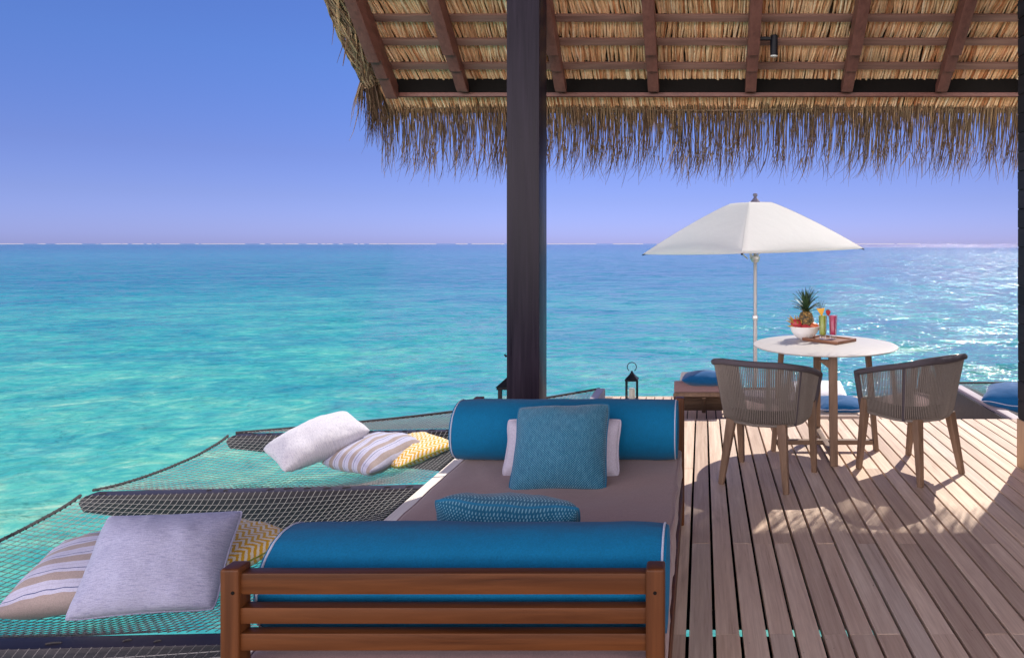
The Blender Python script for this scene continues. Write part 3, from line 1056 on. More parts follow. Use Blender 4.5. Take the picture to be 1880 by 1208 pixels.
for x0 in (BX0, BX1 - pw):
    bed_post(x0, BY0)
    bed_post(x0, BY1 - 0.05)
for yy in (BY0 + 0.009, BY1 - 0.041):
    for z0, z1 in ((0.589, 0.6415), (0.517, 0.557), (0.451, 0.494), (0.30, 0.40), (0.20, 0.25)):
        MB().bounds(BX0 + pw - 0.004, BX1 - pw + 0.004, yy, yy + 0.032, z0, z1).build('rail', M['teak'], bed, bevel=0.004)
for x0 in (BX0 + 0.004, BX1 - 0.038):
    MB().bounds(x0, x0 + 0.034, BY0 + 0.05, BY1 - 0.05, 0.13, 0.235).build('side_rail', M['teak'], bed, bevel=0.004)
b = MB()
for i in range(13):
    y_ = lerp(BY0 + 0.1, BY1 - 0.1, i / 12)
    b.bounds(BX0 + 0.04, BX1 - 0.04, y_ - 0.04, y_ + 0.04, 0.212, 0.232)
b.build('base_slats', M['teak'], bed)
for xx in (BX0 + pw * 0.72, BX1 - pw * 0.5):
    MB().lathe([(0.0, 0), (0.0045, 0), (0.0045, 0.0015), (0, 0.0015)], 12, (xx, BY0 + 0.0004, 0.598), Matrix.Rotation(R(90), 3, 'X')).build('dowel_plug', M['joist'], bed)


# mattress with soft rounded edges
def soft_box(x0, x1, y0, y1, z0, z1, r, seed=0, wr=0.004, nx=30, ny=44, crown=0.0):
    b = MB()
    prof = []
    for i in range(5):
        a = R(-90 + 90 * i / 4)
        prof.append((r - r * math.cos(a), z0 + r + r * math.sin(a)))
    for i in range(1, 4):
        prof.append((0.0, lerp(z0 + r, z1 - r, i / 4)))
    for i in range(5):
        a = R(90 * i / 4)
        prof.append((r - r * math.cos(a), z1 - r + r * math.sin(a)))
    per = []
    cr = 0.035
    def ring(inset):
        pts = []
        X0, X1, Y0, Y1 = x0 + inset, x1 - inset, y0 + inset, y1 - inset
        c_ = max(0.004, cr - inset)
        for (cx, cy, a0) in ((X1 - c_, Y0 + c_, -90), (X1 - c_, Y1 - c_, 0), (X0 + c_, Y1 - c_, 90), (X0 + c_, Y0 + c_, 180)):
            for q in range(5):
                a = R(a0 + 90 * q / 4)
                pts.append((cx + c_ * math.cos(a), cy + c_ * math.sin(a)))
        out = []
        m = len(pts)
        for i in range(m):
            p, q = pts[i], pts[(i + 1) % m]
            L = math.hypot(q[0] - p[0], q[1] - p[1])
            k = 26 if L > 0.3 else 1
            for j in range(k):
                out.append((lerp(p[0], q[0], j / k), lerp(p[1], q[1], j / k)))
        return out
    rings = []
    for ins, z_ in prof:
        rg = ring(ins)
        row = []
        for x, y in rg:
            d = wr * mnoise.noise(Vector((x * 9 + seed, y * 9, z_ * 16)))
            cx, cy = x - (x0 + x1) / 2, y - (y0 + y1) / 2
            row.append((x + d * (1 if cx > 0 else -1), y + d * (1 if cy > 0 else -1), z_))
        rings.append(row)
    m = len(rings[0])
    k0 = len(b.v)
    for row in rings:
        b.v += row
    for i in range(len(rings) - 1):
        for j in range(m):
            b.f.append((k0 + i * m + j, k0 + i * m + (j + 1) % m, k0 + (i + 1) * m + (j + 1) % m, k0 + (i + 1) * m + j))
    # top: shrink rings towards the middle
    last = rings[-1]
    cx, cy = (x0 + x1) / 2, (y0 + y1) / 2
    base = len(b.v) - m
    for s in (0.9, 0.75, 0.55, 0.3, 0.08):
        nb = len(b.v)
        for x, y, z_ in last:
            X, Y = cx + (x - cx) * s, cy + (y - cy) * s
            b.v.append((X, Y, z_ + crown * (1 - s * s) + wr * 0.9 * mnoise.noise(Vector((X * 5 + seed, Y * 5, 2)))))
        for j in range(m):
            b.f.append((base + j, base + (j + 1) % m, nb + (j + 1) % m, nb + j))
        base = nb
    b.f.append(tuple(base + j for j in range(m)))
    b.f.append(tuple(k0 + j for j in reversed(range(m))))
    top = [(x, y, z_) for x, y, z_ in rings[-3]]
    return b, top


b, top = soft_box(BX0 + 0.004, BX1 - 0.012, BY0 + 0.055, BY1 - 0.055, 0.236, 0.398, 0.028, 1, 0.012, crown=0.004)
mat_o = b.build('mattress', M['mattress'], bed)
MB().tube(top, 0.0045, 6, closed=True).build('piping', M['mattress'], mat_o)


def bolster(label, y, x0, x1, r, z):
    root = thing('bolster', label, 'bolster cushion', ((x0 + x1) / 2, y, z - r), 0, 'teal bolster cushions on the daybed')
    b = MB()
    nx, nt_ = 80, 64
    prof = []
    for i in range(5):
        t = i / 4
        prof.append((x0 + 0.030 * (1 - t) ** 2 - 0.006, r * (0.05 + 0.93 * math.sin(t * math.pi / 2) ** 0.7)))
    for i in range(nx + 1):
        prof.append((lerp(x0 + 0.004, x1 - 0.004, i / nx), r))
    for i in range(5):
        t = 1 - i / 4
        prof.append((x1 - 0.030 * (1 - t) ** 2 + 0.006, r * (0.05 + 0.93 * math.sin(t * math.pi / 2) ** 0.7)))
    rings = []
    for x, rr_ in prof:
        row = []
        for j in range(nt_):
            a = 2 * math.pi * j / nt_
            end = max(0, 1 - min(x - x0, x1 - x) / 0.12)
            d = 1 + 0.022 * mnoise.noise(Vector((x * 5 + y, math.cos(a) * 1.4, math.sin(a) * 1.4))) + 0.009 * mnoise.noise(Vector((x * 17 + a * 2, a * 1.2, y))) + 0.006 * end * math.sin(a * 21 + x * 9) - 0.035 * end ** 2
            zz = z + rr_ * math.sin(a) * d
            if math.sin(a) < -0.8:
                zz = z + max(rr_ * math.sin(a) * d, -r * 0.96)
            row.append((x, y + rr_ * math.cos(a) * d * 1.01, zz))
        rings.append(row)
    k0 = 0
    for row in rings:
        b.v += row
    for i in range(len(rings) - 1):
        for j in range(nt_):
            b.f.append((i * nt_ + j, i * nt_ + (j + 1) % nt_, (i + 1) * nt_ + (j + 1) % nt_, (i + 1) * nt_ + j))
    b.f.append(tuple(range(nt_)))
    b.f.append(tuple((len(rings) - 1) * nt_ + j for j in reversed(range(nt_))))
    b.build('cover', M['teal'], root, smooth=70)
    for x in (x0 + 0.004, x1 - 0.004):
        ring = []
        for j in range(48):
            a = 2 * math.pi * j / 48
            d = 0.965 + 0.022 * mnoise.noise(Vector((x * 5 + y, math.cos(a) * 1.4, math.sin(a) * 1.4)))
            ring.append((x, y + r * math.cos(a) * d * 1.012, z + max(r * math.sin(a) * d * 1.004, -r * .97)))
        MB().tube(ring, 0.0032, 6, closed=True).build('piping', M['teal_piping'], root)
    return root


bolster('teal bolster with white piping on the daybed, against the nearer slatted end', 1.873, -1.138, -0.100, 0.142, 0.398 + 0.137)
bolster('teal bolster with white piping on the daybed, beside the dark post', 3.36, -1.192, -0.125, 0.145, 0.398 + 0.139)

# cushions on the daybed
pillow('throw_cushion', 'square speckled teal woven cushion standing upright against the far bolster', 'cushion',
       (-0.628, 3.03, 0.545), (1, 0.02, 0.03), (0.05, 0.55, 0.83), 0.43, 0.40, 0.19, M['woven_teal'], M['teal_dark_piping'], 'cushions on the daybed', seed=2, bend_u=-0.01, n=30)
pillow('throw_cushion', 'pale lavender oblong cushion tucked behind the upright teal woven cushion', 'cushion',
       (-0.640, 3.135, 0.515), (1, 0.0, 0.0), (0.0, 0.38, 0.92), 0.545, 0.255, 0.12, M['pale'], M['pale'], 'cushions on the daybed', seed=5)
pillow('throw_cushion', 'speckled teal woven cushion slumped back over the nearer bolster', 'cushion',
       (-0.60, 2.15, 0.515), (1, -0.02, -0.045), (0.0, -0.45, 0.89), 0.46, 0.33, 0.22, M['woven_teal'], M['teal_dark_piping'], 'cushions on the daybed', seed=8, n=30)
pillow('throw_cushion', 'blue cushion with pale piping of which one corner shows above the nearer bolster', 'cushion',
       (-0.50, 2.11, 0.455), (1, 0.02, -0.06), (0.0, 0.35, 0.9), 0.50, 0.27, 0.09, M['teal'], M['teal_piping'], 'cushions on the daybed', seed=4)

# ------------------------------------------------------------------ net hammock on the open side
OUT_X = -3.70
hm = thing('net_hammock', 'dark overwater net hammock with three bays beside the daybed', 'hammock', (EDGE_X, 4.0, 0))
BEAMS = [(0.95, 1.03), (2.475, 2.555), (4.045, 4.125), (5.30, 5.38)]


def zb(x):
    return -0.002 - 0.021 * (EDGE_X - x)


def support_beam(y0, y1):
    x1, x0 = EDGE_X - 0.004, OUT_X
    top = [(x1, zb(x1)), (x0 + 0.06, zb(x0)), (x0 + 0.015, zb(x0) - 0.015), (x0, zb(x0) - 0.05), (x0 + 0.03, zb(x0) - 0.10), (x1, -0.36)]
    MB().prism(top, 'y', y0, y1).build('support_beam', M['beam_paint'], hm, bevel=0.007)


for y0, y1 in BEAMS:
    support_beam(y0, y1)


def bay_pt(s, t, y0, y1, sag, curve):
    xo = OUT_X + 0.02 + curve * 4 * t * (1 - t)
    x = lerp(EDGE_X - 0.012, xo, s)
    y = lerp(y0, y1, t)
    sg = math.sin(math.pi * s) if s < 0.5 else 0.25 + 0.75 * math.sin(math.pi * s)
    q = 4 * t * (1 - t)
    z = zb(x) + 0.004 - sag * (q ** 0.75) * sg
    z += 0.004 * mnoise.noise(Vector((x * 6, y * 6, 1))) * q
    return (x, y, z)


def net_bay(y0, y1, sag, curve, cell, seg=22, rad=0.0018):
    b = MB()
    nx = int((EDGE_X - OUT_X) / cell)
    ny = int((y1 - y0) / cell)
    for i in range(1, nx):
        s = i / nx
        b.tube([bay_pt(s, j / seg, y0, y1, sag, curve) for j in range(seg + 1)], rad, 4, caps=False)
    for j in range(1, ny):
        t = j / ny
        b.tube([bay_pt(i / seg, t, y0, y1, sag, curve) for i in range(seg + 1)], rad, 4, caps=False)
    b.build('net', M['net'], hm, smooth=60)
    r_ = MB()
    r_.tube([bay_pt(1.0, j / 20, y0, y1, sag, curve) for j in range(21)], 0.009, 8)
    for j in range(40):
        p = bay_pt(1.0, (j + .5) / 40, y0, y1, sag, curve)
        r_.tube([(p[0], p[1], p[2] + 0.010), (p[0] - .010, p[1] + .006, p[2]), (p[0], p[1] + .012, p[2] - .010), (p[0] + .010, p[1] + .006, p[2])], 0.003, 4, closed=True)
    r_.build('edge_rope', M['net_dark'], hm)


net_bay(1.03, 2.47, 0.16, 0.06, 0.038)
net_bay(2.555, 4.04, 0.17, 0.07, 0.036)
net_bay(4.125, 5.295, 0.15, 0.05, 0.038)
# lacing seen as dark knots on the beams
rr = random.Random(17)
for y0, y1 in BEAMS[1:]:
    x = EDGE_X - 0.08
    while x > OUT_X + 0.1:
        if rr.random() < 0.75:
            dx = rr.uniform(0.008, 0.025)
            yy = lerp(y0, y1, rr.uniform(.35, .6))
            MB().tube([(x - dx, yy - .004, zb(x) + .001), (x, yy, zb(x) + .0045), (x + dx, yy + .006, zb(x) + .001)], 0.0035, 5).build('lacing_knot', M['net_dark'], hm)
        x -= rr.uniform(0.10, 0.15)
# outer triangular bay towards the step-down deck
A, B_ = Vector((OUT_X + 0.02, 5.385, zb(OUT_X))), Vector((-1.03, 6.86, -0.01))


def tri_z(x, y):
    t = (y - 5.38) / 1.48
    return lerp(zb(x), -0.01, t) - 0.05 * math.sin(math.pi * min(1, max(0, t)))


b = MB()
y = 5.41
while y < 6.82:
    xo = lerp(A.x, B_.x, (y - 5.385) / 1.475)
    xi = EDGE_X - 0.01 if y < 5.645 else -1.05
    b.tube([(lerp(xi, xo, i / 10), y, tri_z(lerp(xi, xo, i / 10), y)) for i in range(11)], 0.0021, 4, caps=False)
    y += 0.034
x = OUT_X + 0.08
while x < -1.06:
    yo = lerp(5.385, 6.86, (x - A.x) / (B_.x - A.x))
    yi = 5.385 if x < EDGE_X else 5.645
    b.tube([(x, lerp(yi, yo, i / 10), tri_z(x, lerp(yi, yo, i / 10))) for i in range(11)], 0.0021, 4, caps=False)
    x += 0.034
b.build('net', M['net'], hm, smooth=60)
MB().tube([A.lerp(B_, i / 20) + Vector((0.05, -0.05, -0.03)) * math.sin(math.pi * i / 20) for i in range(21)], 0.012, 8).build('edge_rope', M['net_dark'], hm)
MB().prism([(5.645, 0.0), (6.83, 0.0), (6.87, -0.015), (6.885, -0.06), (6.86, -0.16), (6.4, -0.42), (5.645, -0.42)], 'x', -1.055, -0.975).build('support_beam', M['sun_toned_beam'], hm, bevel=0.008)

# cushions on the hammock
HG = 'scatter cushions lying on the net hammock'


def frame_uv(a, b_):
    a, b_ = Vector(a), Vector(b_)
    return a, b_


pillow('throw_cushion', 'large pale ribbed cushion lying on the net beside the nearer bolster', 'cushion',
       (-2.30, 2.895, 0.10), (0.50, 0.14, -0.03), (-0.09, 0.19, 0.29), 0.53, 0.42, 0.27, M['lavender'], M['lavender'], HG, seed=11, n=34, wr=0.012, slump=0.02)
pillow('throw_cushion', 'tan and lavender striped cushion half under the large pale ribbed cushion', 'cushion',
       (-2.70, 3.04, -0.005), (0.97, 0.20, 0.0), (-0.2, 0.9, 0.27), 0.52, 0.48, 0.20, M['striped'], None, HG, seed=12, n=30)
pillow('throw_cushion', 'yellow zigzag cushion with green piping behind the large pale ribbed cushion', 'cushion',
       (-2.32, 3.26, -0.005), (0.93, -0.30, -0.02), (0.35, 0.93, 0.06), 0.56, 0.46, 0.16, M['chevron'], M['green_piping'], HG, seed=13, n=30)
pillow('throw_cushion', 'pale ribbed cushion leaning across a striped cushion near the far bolster', 'cushion',
       (-2.65, 4.70, 0.10), (0.38, 0.40, 0.165), (-0.24, 0.32, 0.09), 0.58, 0.43, 0.21, M['ribbed_white'], None, HG, seed=14, n=30)
pillow('throw_cushion', 'tan striped cushion pinned under the leaning pale ribbed cushion', 'cushion',
       (-2.26, 4.72, 0.005), (-0.42, -0.90, -0.14), (0.86, -0.44, 0.0), 0.50, 0.50, 0.19, M['striped'], None, HG, seed=15, n=30)
pillow('throw_cushion', 'yellow zigzag cushion behind the tan striped cushion near the far bolster', 'cushion',
       (-2.08, 4.84, -0.01), (0.82, -0.55, 0.0), (0.50, 0.85, 0.10), 0.48, 0.48, 0.14, M['chevron'], M['green_piping'], HG, seed=16, n=30)

# second hammock beyond the dining corner
h2 = thing('net_hammock', 'net hammock at the end of the deck behind the chairs, holding one blue cushion', 'hammock', (2.61, 6.2, 0))
MB().prism([(5.645, 0.0), (7.0, 0.0), (7.04, -0.03), (7.04, -0.10), (6.5, -0.42), (5.645, -0.42)], 'x', 2.57, 2.66).build('support_beam', M['sun_toned_beam'], h2, bevel=0.008)
MB().bounds(2.552, 2.568, 5.645, 7.0, LZ - 0.02, -0.03).build('beam_side_shade', M['beam_paint'], h2)  # dark sheet added for the shade on the beam's inner face
b = MB()


def n2(x, y):
    return (x, y, 0.0 - 0.16 * math.sin(math.pi * min(1, max(0, (y - 5.64) / 1.44))) * math.sin(math.pi * min(1, (x - 2.66) / 2.0)) ** .6)


x = 2.70
while x < 4.6:
    b.tube([n2(x, 5.645 + 1.435 * i / 14) for i in range(15)], 0.0023, 4, caps=False)
    x += 0.036
y = 5.67
while y < 7.06:
    b.tube([n2(2.66 + 1.95 * i / 16, y) for i in range(17)], 0.0023, 4, caps=False)
    y += 0.036
b.build('net', M['net'], h2, smooth=60)
MB().tube([(2.62 + 2.0 * i / 10, 7.08, 0.005) for i in range(11)], 0.012, 8).build('edge_rope', M['net_dark'], h2)
pillow('throw_cushion', 'bright blue cushion with pale piping lying on the hammock beside the black wall', 'cushion',
       (2.90, 6.16, 0.045), (0.87, -0.48, -0.04), (0.50, 0.87, 0.04), 0.68, 0.56, 0.24, M['blue'], M['teal_piping'], None, seed=21, n=28)

# ------------------------------------------------------------------ dining table
TX, TY, TZ = 0.858, 4.78, 0.744
tb = thing('dining_table', 'round white topped table on four teak legs', 'table', (TX, TY, 0))
prof = [(0.0, TZ - 0.014), (0.470, TZ - 0.014), (0.492, TZ - 0.010), (0.497, TZ - 0.005), (0.496, TZ - 0.001), (0.493, TZ), (0.0, TZ)]
MB().lathe(prof, 96, (TX, TY, 0)).build('tabletop', M['table_top'], tb, smooth=25)
for dx, dy in ((1, 0), (-1, 0), (0, 1), (0, -1)):
    b = MB().bar((TX + dx * 0.30, TY + dy * 0.30, TZ - 0.015), (TX + dx * 0.36, TY + dy * 0.335, 0.0), 0.056, 0.036, 0.050, 0.032, up=(dx, dy, 0))
    b.build('leg', M['weathered_teak'], tb, bevel=0.004)
MB().bounds(TX - 0.335, TX + 0.335, TY - 0.018, TY + 0.018, 0.045, 0.078).build('stretcher', M['weathered_teak_x'], tb, bevel=0.003)
MB().bounds(TX - 0.018, TX + 0.018, TY - 0.315, TY - 0.019, 0.045, 0.078).bounds(TX - 0.018, TX + 0.018, TY + 0.019, TY + 0.315, 0.045, 0.078).build('stretcher', M['weathered_teak'], tb, bevel=0.003)
MB().bounds(TX - 0.285, TX + 0.285, TY - 0.018, TY + 0.018, TZ - 0.055, TZ - 0.0145).build('apron', M['weathered_teak_x'], tb, bevel=0.003)
MB().bounds(TX - 0.018, TX + 0.018, TY - 0.285, TY - 0.019, TZ - 0.055, TZ - 0.0145).bounds(TX - 0.018, TX + 0.018, TY + 0.019, TY + 0.285, TZ - 0.055, TZ - 0.0145).build('apron', M['weathered_teak'], tb, bevel=0.003)
b = MB()
b.prism([(TX - 0.02, TZ - 0.056), (TX - 0.10, TZ - 0.056), (TX - 0.02, TZ - 0.12)], 'y', TY - 0.317, TY - 0.290)
b.build('bracket', M['weathered_teak'], tb)

# ------------------------------------------------------------------ rope chairs


def _plan(k):
    hw = lerp(0.252, 0.298, k)
    bk = lerp(0.225, 0.278, k)
    fr = lerp(0.195, 0.205, k)
    rc = lerp(0.19, 0.185, k)
    half = []                                  # from the middle of the back round to the arm front
    for i in range(12):
        half.append((lerp(0, hw - rc, i / 12), -bk - 0.0 + 0.014 * (i / 12) ** 2))
    for i in range(14):
        a = R(-90 + 90 * i / 13)
        half.append((hw - rc + rc * math.cos(a), -bk + 0.014 + rc + rc * math.sin(a)))
    for i in range(1, 13):
        half.append((hw - 0.012 * (i / 12) ** 2, lerp(-bk + 0.014 + rc, fr, i / 12)))
    acc = [0.0]
    for p, q in zip(half[:-1], half[1:]):
        acc.append(acc[-1] + math.hypot(q[0] - p[0], q[1] - p[1]))
    return half, acc


_PL = {}


def chair_path(th_, k):
    """plan of the tub at flare k (0 bottom .. 1 top); th_ in [-1,1] round the back, by length"""
    kk = round(k, 4)
    if kk not in _PL:
        _PL[kk] = _plan(kk)
    half, acc = _PL[kk]
    t = min(1.0, abs(th_)) * acc[-1]
    for i in range(len(acc) - 1):
        if acc[i + 1] >= t - 1e-9:
            f = (t - acc[i]) / max(1e-9, acc[i + 1] - acc[i])
            x = lerp(half[i][0], half[i + 1][0], f)
            y = lerp(half[i][1], half[i + 1][1], f)
            return (x if th_ >= 0 else -x), y
    return (half[-1][0] if th_ >= 0 else -half[-1][0]), half[-1][1]


def rim_z(th_):
    q = abs(th_)
    e = max(0.0, (q - 0.26) / 0.74)
    return 0.745 - 0.118 * e ** 1.25


def build_chair(label, loc, rz):
    ch = thing('rope_chair', label, 'chair', loc, rz, 'rope tub chairs at the dining table')
    b = MB()
    N = 108
    rr = random.Random(9)
    zbot = 0.372
    for lay in range(2):
        n_ = N if lay == 0 else N - 10
        off = 0.0 if lay == 0 else -0.026
        for i in range(n_ + 1):
            t = lerp(-1, 1, i / n_)
            if lay == 1:
                t = t * 0.985 + 0.003 * math.sin(i * 0.5)
            pts = []
            for k in (-0.22, 0.02, 0.13, 0.5, 1.0):
                zz_ = {-0.22: 0.0, 0.02: 0.035, 0.13: 0.12}.get(k, k)
                x, y = chair_path(t, k)
                L = math.hypot(x, y)
                x += off * x / L
                y += off * y / L
                pts.append((x, y, lerp(zbot + 0.004, rim_z(t), zz_)))
            b.tube(pts, 0.0032, 5, caps=False)
    b.build('rope_back', M['rope'], ch, world=False, smooth=60)
    # rim tube, down the arm fronts and round the base
    top = [(*chair_path(lerp(-1, 1, i / 60), 1.02), rim_z(lerp(-1, 1, i / 60))) for i in range(61)]
    for sgn, seq in ((1, None),):
        e0 = [(*chair_path(-1, lerp(0.0, 1.02, i / 8)), lerp(zbot, rim_z(-1), i / 8)) for i in range(8)]
        e1 = [(*chair_path(1, lerp(1.02, 0.0, i / 8)), lerp(rim_z(1), zbot, i / 8)) for i in range(1, 9)]
    MB().tube(e0 + top + e1, 0.019, 10).build('rim', M['rim'], ch, world=False, smooth=70)
    base = [(*chair_path(lerp(-1, 1, i / 50), -0.2), zbot + 0.004) for i in range(51)]
    MB().tube(base, 0.009, 8).build('base_ring', M['rope'], ch, world=False, smooth=70)
    # upright struts at the rear corners
    for tt in (-0.46, 0.46):
        st_ = [(*[v_ * 0.98 for v_ in chair_path(tt, k / 4)], lerp(zbot, rim_z(tt) - 0.01, k / 4)) for k in range(5)]
        MB().tube(st_, 0.009, 8).build('strut', M['rim'], ch, world=False)
    b = MB()
    b.sheet([[(*[v_ * 0.955 for v_ in chair_path(lerp(-1, 1, i / 60), k_)], z_) for i in range(61)] for k_, z_ in ((-0.1, zbot + 0.008), (0.05, 0.395), (0.16, 0.45), (0.20, 0.466))])
    so = b.build('seat_shell', M['seat_shell'], ch, world=False)
    md_ = so.modifiers.new('thickness', 'SOLIDIFY')
    md_.thickness = 0.006
    # seat frame and cushion
    def plan(sc_, z_):
        return [(*[v_ * sc_ for v_ in chair_path(lerp(-1, 1, i / 36), 0.0)], z_) for i in range(37)]
    b = MB()
    rows = [plan(s_, z_) for s_, z_ in ((0.86, 0.36), (0.95, 0.366), (0.95, 0.40), (0.86, 0.406))]
    n_ = 37
    for rw in rows:
        b.v += rw
    for i in range(3):
        for j in range(n_):
            b.f.append((i * n_ + j, i * n_ + (j + 1) % n_, (i + 1) * n_ + (j + 1) % n_, (i + 1) * n_ + j))
    b.f.append(tuple(reversed(range(n_))))
    b.f.append(tuple(3 * n_ + j for j in range(n_)))
    b.build('seat_frame', M['weathered_teak_x'], ch, world=False)
    b = MB()
    rows = [plan(s_, z_) for s_, z_ in ((0.82, 0.406), (0.90, 0.416), (0.915, 0.43), (0.90, 0.447), (0.82, 0.457), (0.5, 0.462), (0.1, 0.463))]
    for rw in rows:
        b.v += rw
    for i in range(len(rows) - 1):
        for j in range(n_):
            b.f.append((i * n_ + j, i * n_ + (j + 1) % n_, (i + 1) * n_ + (j + 1) % n_, (i + 1) * n_ + j))
    b.f.append(tuple(reversed(range(n_))))
    b.f.append(tuple((len(rows) - 1) * n_ + j for j in range(n_)))
    b.build('seat_cushion', M['mattress'], ch, world=False)
    for sx in (-1, 1):
        MB().bar((sx * 0.160, -0.165, 0.385), (sx * 0.205, -0.222, 0.0), 0.056, 0.046, 0.032, 0.030, up=(0, 1, 0)).build('leg', M['weathered_teak'], ch, bevel=0.004, world=False)
        MB().bar((sx * 0.243, 0.165, 0.465), (sx * 0.247, 0.222, 0.0), 0.052, 0.046, 0.032, 0.030, up=(0, 1, 0)).build('leg', M['weathered_teak'], ch, bevel=0.004, world=False)
    return ch


ch1 = build_chair('grey rope tub chair standing between the daybed and the white table', (0.395, 4.235, 0), R(-25))
ch2 = copy_tree(ch1)
ch2.location = (1.34, 4.36, 0)
ch2.rotation_euler = (0, 0, R(35))
tag(ch2, 'grey rope tub chair standing between the white table and the black wall')

# ------------------------------------------------------------------ things on the table
M['tray'] = wood('red_brown_tray', (0.15, 0.06, 0.03), (0.30, 0.14, 0.075), 'x', 0.45, 40, 2.0, 0.1)
tr = thing('serving_tray', 'square teak tray carrying two smoothies on the white table', 'tray', (0.92, 4.94, TZ), R(-45))
MB().box((0, 0, 0.007), (0.275, 0.225, 0.009)).build('base', M['tray'], tr, world=False, bevel=0.001)
b = MB()
for c_, s_ in (((0, 0.114, 0.0115), (0.302, 0.016, 0.021)), ((0, -0.114, 0.0115), (0.302, 0.016, 0.021)), ((0.143, 0, 0.0115), (0.016, 0.211, 0.0208)), ((-0.143, 0, 0.0115), (0.016, 0.211, 0.0208))):
    b.box(c_, s_)
b.build('rim', M['tray'], tr, world=False, bevel=0.002)

bc = Vector(((1477 - PX) * 5.05 / F, 5.05, TZ))
bw = tag(MB().lathe([(0.0, 0.0), (0.040, 0.0), (0.048, 0.004), (0.078, 0.028), (0.098, 0.058), (0.108, 0.092), (0.110, 0.096), (0.107, 0.0965), (0.104, 0.092), (0.094, 0.060), (0.074, 0.032), (0.045, 0.012), (0.0, 0.010)], 48, (0, 0, 0)).build('fruit_bowl', M['ceramic'], None, smooth=50),
         'white round bowl of tropical fruit on the table', 'bowl')
bw.location = bc


def pine_mat():
    m, nt, b_ = new_mat('pineapple_skin')
    v = obj_vec(nt)
    vo = node(nt, 'ShaderNodeTexVoronoi', {'Vector': v, 'Scale': 62.0})
    col = ramp(nt, vo.outputs['Distance'], [(0.0, (0.42, 0.24, 0.05)), (0.35, (0.26, 0.15, 0.04)), (0.7, (0.06, 0.045, 0.02))])
    nt.links.new(col, b_.inputs['Base Color'])
    b_.inputs['Roughness'].default_value = 0.6
    bump(nt, b_, vo.outputs['Distance'], -0.8, 0.008)
    return m


M['pine'] = pine_mat()
M['pine_leaf'] = simple('pineapple_leaf', (0.028, 0.062, 0.024), 0.45, var=0.35, nscale=40)
pc = Vector((bc.x + 0.012, 5.05, TZ + 0.055))
pn = thing('pineapple', 'whole pineapple with spiky crown standing in the bowl', 'pineapple', pc)
b = MB()
rr = random.Random(4)
prof = [(0.001, 0.0), (0.034, 0.006), (0.048, 0.03), (0.054, 0.065), (0.052, 0.10), (0.042, 0.132), (0.026, 0.150), (0.001, 0.156)]
b.lathe(prof, 28, pc)
# raised eyes in spiral rows
for i in range(110):
    z = 0.008 + 0.135 * i / 110
    a = i * 2.39996
    rad = 0.0
    for q in range(len(prof) - 1):
        if prof[q][1] <= z <= prof[q + 1][1]:
            rad = lerp(prof[q][0], prof[q + 1][0], (z - prof[q][1]) / (prof[q + 1][1] - prof[q][1]))
    d_ = Vector((math.cos(a), math.sin(a), 0))
    p = pc + d_ * (rad - 0.002) + Vector((0, 0, z))
    b.tube([p, p + d_ * 0.004, p + d_ * 0.0075 + Vector((0, 0, 0.002))], [0.0075, 0.006, 0.001], 6, caps=False)
b.build('fruit', M['pine'], pn)
b = MB()
for i in range(64):
    t = i / 63
    a = i * 2.39996 + rr.uniform(-.2, .2)
    tilt = lerp(1.25, 0.15, t ** 0.9) + rr.uniform(-.15, .15)
    L = lerp(0.085, 0.135, math.sin(min(1, t * 1.3) * math.pi / 2)) * rr.uniform(.8, 1.15)
    z0 = lerp(0.145, 0.195, t)
    h = Vector((math.cos(a), math.sin(a), 0))
    side = Vector((-math.sin(a), math.cos(a), 0))
    p = pc + Vector((0, 0, z0)) + h * lerp(0.018, 0.004, t)
    pts = []
    for q in range(6):
        u = q / 5
        tl = tilt + u * u * 0.9 * (1 - t * .6)
        pts.append((p.copy(), 0.0105 * (1 - u) ** 0.7 + 0.0004))
        p = p + (h * math.sin(tl) + Vector((0, 0, 1)) * math.cos(tl)) * L / 5
    k0 = len(b.v)
    for p_, w_ in pts:
        up_ = Vector((0, 0, 0.0025))
        b.v += [tuple(p_ - side * w_), tuple(p_ + h * 0.002 - up_), tuple(p_ + side * w_), tuple(p_ + up_ * .3)]
    for q in range(5):
        for j in range(4):
            b.f.append((k0 + q * 4 + j, k0 + q * 4 + (j + 1) % 4, k0 + (q + 1) * 4 + (j + 1) % 4, k0 + (q + 1) * 4 + j))
b.build('crown', M['pine_leaf'], pn)

M['dragon'] = simple('dragon_fruit_skin', (0.40, 0.035, 0.045), 0.45, var=0.4, nscale=30)
M['dragon_tip'] = simple('dragon_fruit_scale', (0.42, 0.26, 0.06), 0.5, var=0.4, nscale=60)
M['papaya'] = simple('red_orange_fruit_skin', (0.46, 0.10, 0.03), 0.4, var=0.45, nscale=22)


def ellipsoid(b, c_, rx, ry, rz_, Mx=None, n=20, m=12):
    prof = [(max(0.0005, math.sin(math.pi * i / m)), -math.cos(math.pi * i / m)) for i in range(m + 1)]
    S = Matrix.Diagonal((rx, ry, rz_))
    b.lathe(prof, n, c_, (Mx @ S) if Mx is not None else S)


